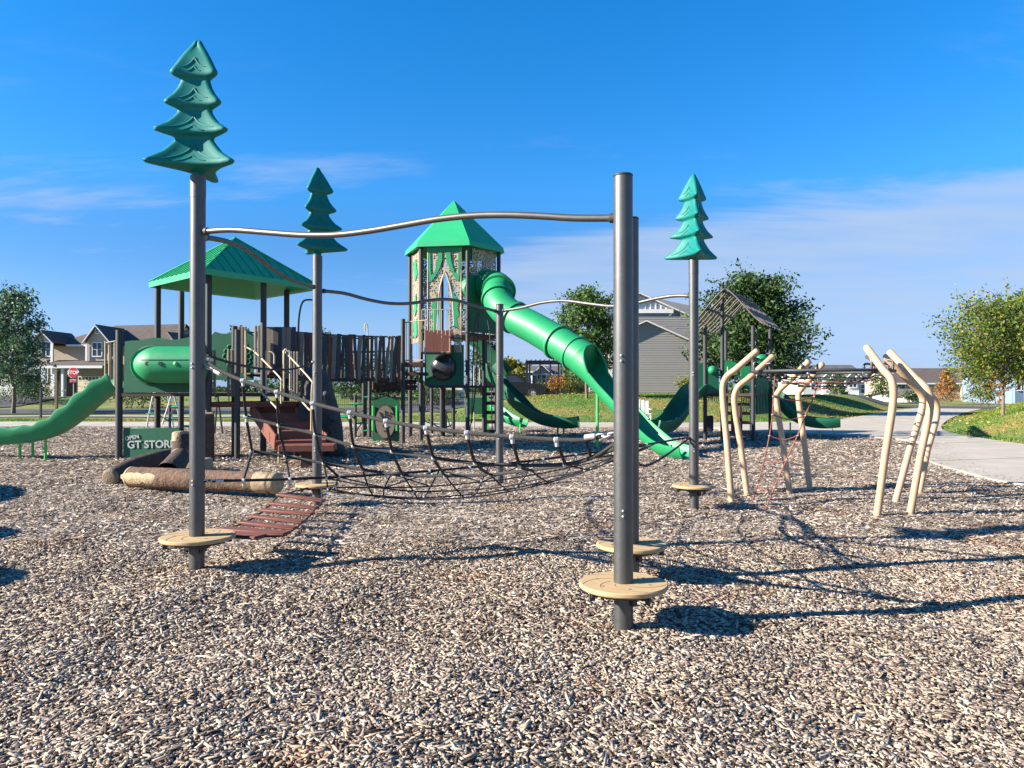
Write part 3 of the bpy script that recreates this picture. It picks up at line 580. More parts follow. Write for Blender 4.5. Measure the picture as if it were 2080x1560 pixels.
# brown roofed house on the left, D about 77
def house_left():
    D = 77.0; k = D / F; X = lambda px: (px - 1040) * k; Zp = lambda py: CAMH + (790 - py) * k
    t = thing('tan_house', 'two storey tan and stone house with brown gabled roof behind the stop sign', 'house', (X(170), D, .8))
    z0 = .75; e = Zp(697)
    wl = MB(); gable_wall(wl, X(66), X(107), D, z0, Zp(694), X(87), Zp(672)); wl.box(((X(70) + X(330)) / 2, D + 6.2, (z0 + e) / 2), (X(330) - X(70), 7.6, e - z0))
    wl.build('wall', M['sidtan'], t, 0)
    w2 = MB(); gable_wall(w2, X(178), X(226), D - .2, Zp(733), Zp(694), X(199), Zp(662)); w2.box(((X(110) + X(245)) / 2, D + 1.4, (z0 + Zp(740)) / 2), (X(245) - X(110), 2.0, Zp(740) - z0)); w2.build('front_gable', M['sidtan'], t, 0)
    w3 = MB(); w3.box((X(86), D - .06, (z0 + Zp(738)) / 2), (X(106) - X(67), .1, Zp(738) - z0)); w3.build('stone_base', M['stone'], t, 0)
    # side wall, right gable end (gable faces right-front)
    w4 = MB(); zr = Zp(651); w4.prism([(D + 2.4 - D, z0), (10, z0), (10, e - .3), (5.6, zr - .3), (.0, e - .3)], (X(330), D, 0), (0, 1, 0), (0, 0, 1), .2); w4.build('side_wall', M['slatg'], t, 0)
    rf = MB(); o = .45
    slope(rf, (X(70), D + 2.0, e - .1), (X(345), D + 2.0, e - .1), (X(325), D + 6.2, zr + .2), (X(170), D + 6.2, zr))
    slope(rf, (X(325), D + 6.2, zr + .2), (X(170), D + 6.2, zr), (X(70), D + 10.6, e), (X(345), D + 10.6, e))
    slope(rf, (X(70), D + 2.0, e - .1), (X(170), D + 6.2, zr), (X(90), D + 8, zr - 1.5), (X(70), D + 10, e))
    for (xa, xb, xp, zp, y) in ((X(64), X(111), X(87), Zp(670), D - .35), (X(174), X(230), X(200), Zp(659.5), D - .55)):
        ze = Zp(695); slope(rf, (xa, y, ze), (xp, y, zp), (xp, D + 5, zp), (xa, D + 5, ze)); slope(rf, (xp, y, zp), (xb, y, ze), (xb, D + 5, ze), (xp, D + 5, zp))
    slope(rf, (X(96), D - 2.2, Zp(745)), (X(232), D - 2.2, Zp(745)), (X(225), D + .6, Zp(731)), (X(112), D + .6, Zp(731)))
    slope(rf, (X(330), D + 1, Zp(672)), (X(362), D - .4, Zp(700)), (X(362), D + 8, Zp(700)), (X(330), D + 8, Zp(668)))
    rf.build('roof', M['shingle'], t, 0)
    tr_ = MB()
    for (xa, xb, xp, zp, y) in ((X(64), X(111), X(87), Zp(670), D - .39), (X(174), X(230), X(200), Zp(659.5), D - .59)):
        ze = Zp(695); tr_.bar((xa, y, ze - .12), (xp, y, zp - .12), .08, .26, (0, 1, 0)); tr_.bar((xp, y, zp - .12), (xb, y, ze - .12), .08, .26, (0, 1, 0))
    tr_.bar((X(111), D + 1.95, e - .12), (X(176), D + 1.95, e - .12), .08, .22); tr_.bar((X(96), D - 2.24, Zp(746.5)), (X(232), D - 2.24, Zp(746.5)), .08, .26)
    tr_.box((X(107), D - .13, (z0 + Zp(697)) / 2), (.22, .12, Zp(697) - z0)); tr_.box((X(179), D - .33, (Zp(733) + Zp(700)) / 2), (.2, .1, Zp(700) - Zp(733)))
    tr_.build('trim', M['white'], t, 0)
    for px in (113, 132, 150): MB().box((X(px), D - 1.9, (z0 + Zp(747)) / 2), (.22, .22, Zp(747) - z0)).build('porch_post', M['white'], t, 0)
    win(t, X(94), D - .05, Zp(709), .95, 1.5); win(t, X(87), D - .16, Zp(762), 1.25, 1.5); win(t, X(162), D + 2.38, Zp(714), .95, 1.3); win(t, X(200), D - .25, Zp(710), 1.0, 1.45); win(t, X(200), D - .25, Zp(673), .4, .45, 1, rows=1)
    gd = MB(); w = X(212) - X(154)
    for i in range(4): gd.box(((X(154) + X(212)) / 2, D + .36, z0 + .28 + .55 * i), (w, .06, .52), bev=.01)
    g_ = gd.build('garage_door', M['cream'], t, 0)
    pn = MB()
    for i in range(8): pn.box((X(158) + i * (w - .4) / 7, D + .32, z0 + 1.95), (.2, .03, .25))
    pn.build('pane', M['glass'], g_, 0)
    MB().box((X(141), D + .36, z0 + 1.05), (.95, .06, 2.1)).build('door', M['slatb'], t, 0)
house_left()
def house_grey():
    D = 50.0; k = D / F; X = lambda px: (px - 1040) * k; Zp = lambda py: CAMH + (790 - py) * k
    z0 = .9; t = thing('grey_house', 'grey lap sided two storey house with white trimmed gables behind the lawn mound', 'house', (X(1320), D, z0))
    xl, xr, xp = X(1224), X(1450), X(1299); zp = Zp(597); s = (643 - 597) / (1401 - 1299)
    top = lambda x: zp - abs(x - xp) * s
    wl = MB(); wl.box(((xl + xr) / 2, D + 5.1, z0 + 2.6), (xr - xl - .1, 9.8, 5.2)); gable_wall(wl, xl, xr, D + .12, z0, top(xl), xp, zp, .15)
    gx = X(1307); gz = Zp(656); gl, gr = X(1235), X(1450); gt = lambda x: gz - abs(x - gx) * .445
    def laps(y, x0, x1, tp, za, zb, st=.155):
        z = za
        while z < zb:
            zt = min(z + st, zb); 
            # clip by the gable line at mid height
            zm = (z + zt) / 2
            xs_ = [x for x in np.linspace(x0, x1, 240) if tp(x) > zm]
            if xs_: wl.add([(xs_[0], y - .015, z), (xs_[-1], y - .015, z), (xs_[-1], y, zt), (xs_[0], y, zt), (xs_[0], y, z), (xs_[-1], y, z)], [(0, 1, 2, 3), (0, 4, 5, 1)])
            z += st
    laps(D + .1, xl, xr, top, z0, Zp(632)); laps(D - .9, gl, gr, gt, z0, 9)
    gable_wall(wl, gl, gr, D - .86, z0, gt(gl), gx, gz, .2); wl.box(((gl + gr) / 2, D - .4, z0 + 1.5), (gr - gl, .9, 3.0))
    wl.build('wall', M['siding'], t, 0)
    bb = MB()
    for i in range(14):
        x = X(1236) + i * .36
        if x < X(1366) and top(x + .18) > Zp(628): bb.box((x, D + .07, (Zp(631) + top(x)) / 2 - .05), (.05, .05, max(.05, top(x) - Zp(631) - .1)))
    gable_wall(bb, X(1226), X(1368), D + .1, Zp(632), Zp(630), xp, zp - .05, .06)
    bb.build('gable_boards', M['cover'], t, 0)
    rf = MB()
    def gr2(xa, xb, xm, zm, sl, y0, y1): slope(rf, (xa, y0, zm - abs(xa - xm) * sl), (xm, y0, zm), (xm, y1, zm), (xa, y1, zm - abs(xa - xm) * sl)); slope(rf, (xm, y0, zm), (xb, y0, zm - abs(xb - xm) * sl), (xb, y1, zm - abs(xb - xm) * sl), (xm, y1, zm))
    gr2(X(1214), X(1462), xp, zp + .14, s, D - .02, D + 10); gr2(gl - .3, gr + .5, gx, gz + .14, .445, D - 1.02, D + .2)
    slope(rf, (X(1340), D + 1, Zp(648)), (X(1480), D + 1, Zp(648)), (X(1470), D + 6, Zp(618)), (X(1340), D + 6, Zp(618)))
    rf.build('roof', M['shingleg'], t, 0)
    tr_ = MB()
    for (xa, xb, xm, zm, sl, y) in ((X(1214), X(1462), xp, zp + .05, s, D - .05), (gl - .3, gr + .5, gx, gz + .05, .445, D - 1.06)):
        tr_.bar((xa, y, zm - abs(xa - xm) * sl), (xm, y, zm), .08, .3, (0, 1, 0)); tr_.bar((xm, y, zm), (xb, y, zm - abs(xb - xm) * sl), .08, .3, (0, 1, 0))
    tr_.bar((X(1232), D + .02, Zp(632)), (X(1368), D + .02, Zp(632)), .08, .26); tr_.box((gl + .05, D - .98, z0 + 1.35), (.22, .16, 2.7)); tr_.box((xl + .05, D + .02, z0 + 2.2), (.22, .16, 4.4))
    tr_.build('trim', M['white'], t, 0); win(t, X(1229), D - .02, Zp(700), .7, 1.1, 1)
house_grey()
def far_house(name, label, px0, px1, D, py_base, py_eave, py_ridge, wallm, roofm, gables=(), garage=None, wins=(), extra=None, group=None):
    k = D / F; X = lambda px: (px - 1040) * k; Zp = lambda py: CAMH + (790 - py) * k
    zb = min(Zp(py_base), float(hgt(X((px0 + px1) / 2), D))) - .1; t = thing(name, label, 'house', (X((px0 + px1) / 2), D, zb), group); ze = Zp(py_eave); zr = Zp(py_ridge)
    w = MB(); w.box(((X(px0) + X(px1)) / 2, D + 4.5, (zb + ze) / 2), (X(px1) - X(px0), 9, ze - zb))
    for (ga, gb, gp, gz) in gables: gable_wall(w, X(ga), X(gb), D - .45, zb, ze - .1, X(gp), Zp(gz), .4)
    for s_ in (X(px0) + .2, X(px1) - .2): w.prism([(0, ze - .05), (9, ze - .05), (4.5, zr - .15)], (s_, D, 0), (0, 1, 0), (0, 0, 1), .2)
    w.build('wall', wallm, t, 0); rf = MB(); o = .4
    slope(rf, (X(px0) - o, D - o, ze - .1), (X(px1) + o, D - o, ze - .1), (X(px1) + o, D + 4.5, zr), (X(px0) - o, D + 4.5, zr)); slope(rf, (X(px0) - o, D + 4.5, zr), (X(px1) + o, D + 4.5, zr), (X(px1) + o, D + 9 + o, ze - .1), (X(px0) - o, D + 9 + o, ze - .1))
    tr_ = MB(); tr_.bar((X(px0) - o, D - o - .05, ze - .22), (X(px1) + o, D - o - .05, ze - .22), .1, .2)
    for (ga, gb, gp, gz) in gables:
        y = D - .8; zg = Zp(gz) + .15; zz_ = ze - .15
        slope(rf, (X(ga) - .3, y, zz_), (X(gp), y, zg), (X(gp), D + 4, zg), (X(ga) - .3, D + 4, zz_)); slope(rf, (X(gp), y, zg), (X(gb) + .3, y, zz_), (X(gb) + .3, D + 4, zz_), (X(gp), D + 4, zg))
        tr_.bar((X(ga) - .3, y - .05, zz_ - .1), (X(gp), y - .05, zg - .1), .08, .25, (0, 1, 0)); tr_.bar((X(gp), y - .05, zg - .1), (X(gb) + .3, y - .05, zz_ - .1), .08, .25, (0, 1, 0))
    rf.build('roof', roofm, t, 0); tr_.build('trim', M['white'], t, 0)
    for (px, py, ww, hh_, pr) in wins: win(t, X(px), D - (.5 if pr else .02), Zp(py), ww, hh_, 2, .09)
    for gd in (garage or ()):
        MB().box((X(gd[0]), D - .5, Zp(gd[1])), (gd[2], .12, gd[3])).build('garage_door', M['white'], t, 0)
    return t
far_house('white_house', 'white house with dark grey roof seen beyond the ring of tan posts', 1632, 1756, 96, 818, 765, 739, M['cover'], M['shingleg'], [(1668, 1700, 1684, 752), (1716, 1742, 1729, 755)], [(1694, 809, 3.2, 1.9), (1722, 810, 2.4, 1.8)], [(1684, 778, 1.2, 1.2, 1), (1729, 778, 1.0, 1.2, 1), (1655, 780, 1, 1.2, 0), (1748, 790, 1, 1.2, 0)])
far_house('tan_roofed_house', 'house with wide tan roof and white gable at the end of the path', 1812, 2012, 104, 822, 776, 746, M['sidtan'], M['shingle'], [(1950, 2004, 1980, 748)], None, [(1984, 778, 1.3, 1.6, 1), (1830, 790, 1.2, 1.3, 0), (1965, 806, 1.1, 1.4, 1)])
far_house('white_garage', 'small white garage with two doors in front of the tan roofed house', 1838, 1880, 88, 822, 803, 795, M['cover'], M['shingle'], [(1838, 1880, 1862, 793)], [(1856, 814, 1.2, 1.1), (1871, 814, 1.0, 1.1)])
far_house('blue_white_house', 'pale blue house cut off by the right edge', 2056, 2110, 82, 822, 765, 738, M['bluewall'], M['shingleg'], [(2056, 2090, 2073, 748)], None, [(2068, 780, 1, 1.4, 1)])
far_house('blue_house', 'small blue grey house behind the centre of the playground', 1028, 1076, 92, 812, 752, 736, M['bluewall'], M['shingleg'], (), None, [(1060, 765, 1.1, 1.3, 0), (1043, 768, 1.1, 1.3, 0)])
far_house('grey_gabled_house', 'grey house with a white gable behind the black pergola', 1082, 1180, 100, 815, 758, 741, M['siding'], M['shingleg'], [(1085, 1118, 1100, 742)], None, [(1100, 770, 1.2, 1.3, 1), (1150, 775, 1.2, 1.3, 0)])
far_house('pale_house', 'pale house partly hidden by the street tree at the left edge', -90, 44, 92, 812, 768, 742, M['cover'], M['shingleg'], (), [(6, 792, 3.0, 2.0)], [(20, 776, 1.2, 1, 0)])
far_house('pale_shed', 'low pale shed beyond the lawn under the round tower', 884, 932, 78, 808, 786, 780, M['cover'], M['shingleg'], ())

# ------------------------------------------------------------------ street things
t = thing('stop_sign', 'red stop sign on a steel post by the street on the left', 'stop sign', (GX(150, 56), 56, 0)); c = P(149, 757, 56); gz = float(hgt(c.x, 56))
MB().cyl((c.x, 56.05, gz - .1), (c.x, 56.05, c.z + .4), .035, 8).build('sign_post', M['steel'], t)
oc = [(math.cos(R(22.5 + 45 * i)), math.sin(R(22.5 + 45 * i))) for i in range(8)]
b_ = MB().prism([(a * .44, b * .44) for a, b in oc], (c.x, 56.0, c.z), (1, 0, 0), (0, 0, 1), .02).build('sign_border', M['signwhite'], t, 0)
MB().prism([(a * .405, b * .405) for a, b in oc], (c.x, 55.985, c.z), (1, 0, 0), (0, 0, 1), .02).build('sign_face', M['signred'], t, 0)
text('lettering', 'STOP', .36, (c.x, 55.97, c.z), M['signwhite'], t, bold=.012)
pl = MB().box((c.x, 55.99, c.z - .62), (.50, .02, .24)).build('plaque', M['signwhite'], t, 0)
MB().box((c.x, 55.975, c.z - .62), (.46, .02, .2)).build('plaque_face', M['signred'], pl, 0)
text('plaque_lettering', 'ALL WAY', .115, (c.x, 55.96, c.z - .62), M['signwhite'], pl)
def bollard(name, label, px, D, top, m, w=.1, plate=None):
    z = float(hgt(GX(px, D), D)); t = thing(name, label, 'post', (GX(px, D), D, z)); zt = P(px, top, D).z
    MB().box((GX(px, D), D, (z + zt) / 2 - .03), (w, w, zt - z + .06), bev=.012).build('post', m, t, 0); MB().box((GX(px, D), D, zt + .02), (w * 1.25, w * 1.25, .04), bev=.01).build('cap', m, t, 0)
    if plate: MB().box((GX(px, D) + w * .9, D - .02, zt - .35), (w * .9, .03, .5)).build('sign_plate', M['slatd'], t, 0)
    return t
bollard('trail_post', 'tall weathered brown post beside the street lawn', 115, 40, 750, mat('weathered_wood_post', (.2, .12, .07), .85, 0, .2, 8, .4, 50), .13, 1)
bollard('trail_post', 'short dark post left of the brown one', 83, 40, 790, M['slatd'], .1)
# street gate posts and park bench
t = thing('bench', 'white bench on the path behind the bare poles', 'bench', (GX(1300, 33.2), 33.2, .048)); bx_, by_, bz = GX(1300, 33.2), 33.2, .048
mb = MB()
for i in range(4): mb.box((bx_, by_ - .2 + .12 * i, bz + .44), (.95, .09, .03), bev=.006)
mb.build('seat', M['white'], t, 0); mb = MB()
for i in range(5): mb.box((bx_ - .38 + .19 * i, by_ + .30, bz + .74), (.14, .03, .55 + .05 * (2 - abs(i - 2))), bev=.01)
mb.build('backrest', M['white'], t, 0)
for sx in (-1, 1):
    for sy in (-.2, .25): MB().box((bx_ + sx * .43, by_ + sy, bz + .22), (.06, .07, .44)).build('leg', M['white'], t, 0)
    MB().box((bx_ + sx * .46, by_, bz + .64), (.08, .55, .03), bev=.006).build('armrest', M['white'], t, 0)
# black car
def car(x, y, z, label):
    t = thing('parked_car', label, 'car', (x, y, z))
    side = [(-2.25, .45), (-2.25, .85), (-2.1, 1.05), (-1.85, 1.5), (-1.45, 1.68), (.3, 1.66), (.75, 1.42), (1.05, 1.08), (1.9, .98), (2.25, .82), (2.28, .45), (1.95, .34), (-1.95, .34)]
    mb = MB(); mb.prism([(a, b) for a, b in side], (x, y, z), (1, 0, 0), (0, 0, 1), 1.75); mb.build('body', M['carpaint'], t, 20)
    for s_ in (-1, 1):
        g_ = MB(); g_.prism([(-1.72, 1.12), (-1.6, 1.5), (-.72, 1.58), (-.72, 1.12)], (x, y + s_ * .88, z), (1, 0, 0), (0, 0, 1), .02); g_.prism([(-.62, 1.12), (-.62, 1.58), (.25, 1.55), (.86, 1.12)], (x, y + s_ * .88, z), (1, 0, 0), (0, 0, 1), .02); g_.build('window', M['glass'], t, 0)
        for wx in (-1.4, 1.4):
            w_ = MB().cyl((x + wx, y + s_ * .7, z + .34), (x + wx, y + s_ * .9, z + .34), .34, 20, bev=.02).build('wheel', M['blackrubber'], t); MB().cyl((x + wx, y + s_ * .86, z + .34), (x + wx, y + s_ * .915, z + .34), .2, 14).build('rim', M['alu'], w_)
        MB().ball((x + 2.2, y + s_ * .65, z + .75), .1, 8, 5, (.5, 1.4, .9)).build('headlight', M['signwhite'], t)
    return t
car(GX(1040, 50.5), 50.5, float(hgt(0, 50.5)) , 'black car parked behind the curved slide, by the black fence')
# black metal fence and pergola
t = thing('metal_fence', 'low black metal picket fence along the top of the mound', 'fence', (GX(1120, 49), 49, 1.0)); mb = MB(); fr = MB(); x0, x1 = GX(1078, 49), GX(1250, 49)
n = 44
for i in range(n + 1):
    x = x0 + (x1 - x0) * i / n; z = float(hgt(x, 49)); mb.box((x, 49, z + .55), (.02, .02, 1.1))
    if i % 11 == 0: MB().box((x, 49, z + .6), (.06, .06, 1.25)).build('fence_post', M['ink'], t, 0)
    if i < n:
        xb = x0 + (x1 - x0) * (i + 1) / n; zb = float(hgt(xb, 49))
        pass
mb.build('pickets', M['ink'], t, 0)
for hz in (.15, 1.0):
    vs_ = [(x0 + (x1 - x0) * i / 22, 49, float(hgt(x0 + (x1 - x0) * i / 22, 49)) + hz) for i in range(23)]; MB().tube(vs_, .02, 6).build('rail', M['ink'], t)
t = thing('pergola', 'black metal pergola behind the curved slide', 'pergola', (GX(1120, 54), 54, 1.0)); zt = P(1, 735, 54).z
for i, px in enumerate((1071, 1076, 1097, 1118, 1140)):
    for dy in (0, 3) if i in (0, 4) else (0,): MB().box((GX(px, 54), 54 + dy, (zt + .9) / 2), (.12, .12, zt - .9)).build('post', M['ink'], t, 0)
fr = MB()
for dy in (0, 3): fr.box(((GX(1068, 54) + GX(1146, 54)) / 2, 54 + dy, zt), (GX(1146, 54) - GX(1068, 54), .12, .2))
for i in range(9): fr.box((GX(1070, 54) + i * .33, 55.5, zt + .14), (.05, 3.4, .08))
fr.build('beam', M['ink'], t, 0)
# low black fence far behind
t = thing('metal_fence', 'long dark fence far behind the plank bridge', 'fence', (GX(760, 60), 60, 0)); fr = MB(); mb = MB()
for hz in (.3, 1.25): MB().bar((GX(560, 60), 60, hz), (GX(1000, 60), 60, hz), .04, .05).build('rail', M['ink'], t, 0)
for i in range(110): mb.box((GX(560, 60) + i * .16, 60, .72), (.025, .025, 1.2))
mb.build('pickets', M['ink'], t, 0)
# ------------------------------------------------------------------ rope course in the foreground
PP = {1: (.732, 4.86), 2: (.982, 6.09), 3: (-2.735, 6.42), 4: (-2.62, 9.93), 5: (-.205, 12.3), 6: (2.43, 9.87)}
course = thing('rope_course', 'six grey poles joined by wavy overhead rails with a sagging rope net between them', 'climbing frame', (-.4, 8.2, 0))
def pipe_fit(mb, p, a):  # small bolts on the pole face
    for dz in (-.018, .018): mb.ball((p[0] + math.cos(a) * .066, p[1] + math.sin(a) * .066, p[2] + dz), .009, 8, 5)
for k, (x, y) in PP.items():
    tops = {1: 3.0, 2: 3.0, 3: 3.42, 4: 3.36, 5: 3.0, 6: 3.3}[k]
    mb = MB(); mb.cyl((x, y, -.15), (x, y, tops), .0635, 32, bev=.004)
    p = mb.build('post', M['post'], course)
    if k in (3, 4, 6):
        cl_ = MB().cyl((x, y, tops - .16), (x, y, tops + .03), .0655, 32).build('sleeve', M['post'], p)
    else: MB().cyl((x, y, tops - .004), (x, y, tops + .014), .0655, 32, bev=.006).build('cap', M['post2'], p)
    b = MB(); pipe_fit(b, (x, y, 1.80), R(-110)); pipe_fit(b, (x, y, .79), R(-100)); b.build('bolts', M['alu'], p)
# three winged tree toppers
PROF = [(0, .014), (.012, .032), (.05, .058), (.10, .10), (.16, .145), (.22, .185), (.255, .212), (.275, .222), (.292, .212), (.303, .18), (.310, .148), (.322, .134), (.345, .142), (.39, .165), (.44, .205), (.475, .245), (.495, .265), (.512, .262), (.525, .22), (.533, .185), (.545, .158), (.57, .165), (.61, .20), (.655, .25), (.69, .315), (.708, .345), (.725, .338), (.738, .27), (.746, .21), (.758, .18), (.78, .185), (.82, .225), (.87, .28), (.915, .36), (.94, .41), (.956, .425), (.970, .405), (.980, .30), (.99, .16), (1.0, .062)]
def topper(x, y, z0, h, rot, sc_=1.0):
    mb = MB(); rings = []; W = .030; NS = 9
    fine = []
    for i in range(len(PROF) - 1):
        for j in range(2): t = j / 2; fine.append((PROF[i][0] * (1 - t) + PROF[i + 1][0] * t, PROF[i][1] * (1 - t) + PROF[i + 1][1] * t))
    fine.append(PROF[-1])
    vs = []; N = 3 * (5 + NS - 1)
    def ring(r_, z):
        r_ *= sc_; out = []; w = min(W, r_ * .55)
        for a in range(3):
            th = rot + a * 2 * PI / 3; u = Vector((math.cos(th), math.sin(th))); v = Vector((-u.y, u.x))
            for q in range(5):
                b = -PI / 2 + PI * q / 4; out.append(u * (r_ - w + w * math.cos(b)) + v * (w * math.sin(b)))
            th2 = th + 2 * PI / 3; u2 = Vector((math.cos(th2), math.sin(th2))); v2 = Vector((-u2.y, u2.x))
            A = u * (r_ - w) + v * w; B = u2 * (r_ - w) - v2 * w; m_ = Vector((math.cos(th + PI / 3), math.sin(th + PI / 3))) * min(.075, r_ * .5)
            for q in range(1, NS):
                t = q / NS; out.append(A * (1 - t) ** 3 + m_ * 3 * t * (1 - t) * ((1 - t) + t) * 1.0 + B * t ** 3 if False else A * (1 - t) ** 2 + m_ * 2 * t * (1 - t) * 1.0 + B * t * t)
        return [(x + p.x, y + p.y, z) for p in out]
    n = None
    for f, r_ in fine: rg_ = ring(r_, z0 + h * (1 - f)); n = len(rg_); vs += rg_
    m = len(fine); fs = [(i * n + k, (i + 1) * n + k, (i + 1) * n + (k + 1) % n, i * n + (k + 1) % n) for i in range(m - 1) for k in range(n)]
    fs.append(tuple(range(n))); fs.append(tuple((m - 1) * n + k for k in range(n))[::-1]); mb.add(vs, fs)
    tp = mb.build('tree_topper', M['teal'], course, 50)
    # raised bough lines on every face between two wings
    g_ = MB()
    def rad(z_):
        f = 1 - (z_ - z0) / h
        for i in range(len(PROF) - 1):
            if PROF[i][0] <= f <= PROF[i + 1][0]: t = (f - PROF[i][0]) / (PROF[i + 1][0] - PROF[i][0]); return (PROF[i][1] * (1 - t) + PROF[i + 1][1] * t) * sc_
        return .05
    for a in range(3):
        for (fz, reach, dz) in ((.16, .74, .085), (.23, .38, .04), (.39, .74, .09), (.455, .38, .04), (.60, .78, .105), (.675, .38, .045), (.81, .82, .14), (.90, .38, .05)):
            for sg in (-1, 1):
                pts = []
                for q in range(9):
                    s_ = q / 8; zc = z0 + h * (1 - fz) - dz * h / 1.15 * (1 - (1 - s_) ** 1.8); r_ = rad(zc); w = min(W, r_ * .55)
                    th = rot + a * 2 * PI / 3; th2 = th + 2 * PI / 3; u = Vector((math.cos(th), math.sin(th))); v = Vector((-u.y, u.x)); u2 = Vector((math.cos(th2), math.sin(th2))); v2 = Vector((-u2.y, u2.x))
                    A = u * (r_ - w) + v * w; B = u2 * (r_ - w) - v2 * w; m_ = Vector((math.cos(th + PI / 3), math.sin(th + PI / 3))) * min(.075, r_ * .5)
                    t = .5 + sg * s_ * reach * .5; p = A * (1 - t) ** 2 + m_ * 2 * t * (1 - t) + B * t * t; pts.append((x + p.x, y + p.y, zc))
                g_.tube(pts, [.0085 * (1 - .5 * q / 8) for q in range(9)], 6)
    g_.build('bough_lines', M['teal'], tp)
    MB().cyl((x, y, z0 - .07), (x, y, z0 + .05), .052, 20).build('collar', M['teal'], tp)
topper(PP[3][0], PP[3][1], 3.475, 1.165, R(212), 1.03)
topper(PP[4][0], PP[4][1], 3.43, 1.15, R(247), .95)
topper(PP[6][0], PP[6][1], 3.33, 1.15, R(268), .97)
# overhead wavy rails
def rail(a, b, pix, r_=.024):
    pts = smooth([AL(PP[a], PP[b], px, py) for px, py in pix], 5)
    rr_ = MB().tube(pts, r_, 14).build('overhead_rail', M['rail'], course)
    for q, s_ in ((0, 1), (-1, -1)):
        p = pts[q]; d = (pts[1] - pts[0]) if q == 0 else (pts[-2] - pts[-1]); d.normalize(); MB().cyl(p - d * .004, p + d * .035, r_ + .008, 14, bev=.004).build('end_flange', M['post2'], rr_)
rail(3, 1, [(417, 470), (470, 467), (540, 472), (610, 477), (680, 477), (750, 469), (820, 457), (890, 445), (960, 438), (1030, 436.5), (1100, 439), (1170, 443), (1249, 443)], .0245)
rail(3, 4, [(416, 482), (455, 489), (490, 501), (520, 520), (550, 543), (585, 565), (615, 576), (637, 583)])
rail(4, 5, [(656, 591), (700, 596), (745, 608), (790, 616), (835, 616), (880, 609), (920, 609), (965, 621), (1007, 632)])
rail(5, 6, [(1022, 631), (1060, 625), (1100, 615), (1145, 611), (1195, 617), (1245, 622), (1290, 616), (1335, 606), (1370, 601), (1401, 601)])
# stepping discs
def disc(k, z, r_, ox=0, oy=0, a0=0):
    x, y = PP[k]; cx, cy = x + ox, y + oy; d = MB(); n = 56
    prof = [(r_ - .006, -.016), (r_, -.008), (r_, .010), (r_ - .007, .017)]
    vs = [(cx + q * math.cos(2 * PI * i / n), cy + q * math.sin(2 * PI * i / n), z + h_) for (q, h_) in prof for i in range(n)]
    fs = [(k_ * n + i, k_ * n + (i + 1) % n, (k_ + 1) * n + (i + 1) % n, (k_ + 1) * n + i) for k_ in range(3) for i in range(n)] + [tuple(range(n))[::-1], tuple(3 * n + i for i in range(n))]
    d.add(vs, fs); dd = d.build('step_disc', M['disc'], course, 30)
    g_ = MB()
    for i in range(7):
        b = a0 + i * 2 * PI / 7; pts = []
        for q in range(9):
            s_ = q / 8; rr_ = .085 + (r_ - .012 - .085) * s_; an = b + 1.25 * s_; pts.append((cx + rr_ * math.cos(an), cy + rr_ * math.sin(an), z + .0165))
        g_.tube(smooth(pts, 3), .0026, 5)
    for i in range(6):
        an = a0 + i * PI / 3 + .3; g_.cyl((cx + .62 * r_ * math.cos(an), cy + .62 * r_ * math.sin(an), z + .015), (cx + .62 * r_ * math.cos(an), cy + .62 * r_ * math.sin(an), z + .0185), .011, 10)
    g_.build('groove', M['groove'], dd, 0)
    br = MB(); br.tube([(cx + r_ * .72 * math.cos(2 * PI * i / 28), cy + r_ * .72 * math.sin(2 * PI * i / 28), z - .034) for i in range(28)], .014, 8, closed=True)
    br.cyl((x, y, z - .085), (x, y, z - .017), .075, 24)
    for i in range(4):
        an = a0 + i * PI / 2 + .2; br.bar((cx + .06 * math.cos(an), cy + .06 * math.sin(an), z - .034), (cx + r_ * .9 * math.cos(an), cy + r_ * .9 * math.sin(an), z - .034), .035, .03)
        br.box((cx + r_ * .86 * math.cos(an), cy + r_ * .86 * math.sin(an), z - .045), (.04, .012, .055), an)
    br.box((x + .062, y - .055, z - .08), (.035, .02, .09), .6)
    br.build('bracket', M['post2'], dd)
disc(1, .315, .29, 0, .0, .3); disc(2, .315, .285, 0, 0, 1.1); disc(3, .31, .31, .0, .02, 2.0); disc(4, .315, .285, 0, 0, .7); disc(6, .305, .285, 0, 0, 1.7)
# the net
net = thing('climbing_net', None, None, (-.4, 8.2, 0)); del net; 
net = None
A3, A1 = PP[3], PP[1]
def lp(p, n): return p
T0 = [AL(A3, A1, *q) for q in [(425, 737), (446, 752), (493, 773), (562, 796), (635, 819), (710, 838), (784, 855), (865, 869), (948, 879), (1040, 887), (1130, 893), (1190, 893), (1238, 881)]]
R1 = [P(px, py, D) for px, py, D in [(500, 846, 6.45), (567, 864, 6.4), (641, 882, 6.3), (718, 906, 6.15), (797, 917, 6.0), (881, 930, 5.8), (966, 941, 5.65), (1056, 945, 5.5), (1148, 943, 5.3), (1200, 930, 5.1)]]
R2 = [P(px, py, D) for px, py, D in [(512, 916, 6.9), (580, 927, 6.95), (658, 941, 6.9), (737, 954, 6.8), (818, 965, 6.65), (905, 967, 6.5), (995, 964, 6.3), (1078, 955, 6.0), (1150, 944, 5.6), (1200, 930, 5.2)]]
def er(u):  # edge rope from pole 3 low to pole 6
    a = Vector((PP[3][0] + .06, PP[3][1], .80)); b = Vector((PP[6][0] - .06, PP[6][1], .955)); p = a.lerp(b, u); p.z -= .26 * u * (1 - u) * 2.0 * (1 - .3 * u); return p
nodesE = [er(u) for u in (.054, .122, .20, .28, .36, .44, .52, .60, .68, .77, .87)]
net = MB().tube(smooth(T0, 6), .0155, 12).build('rope_net', M['ropeg'], course)
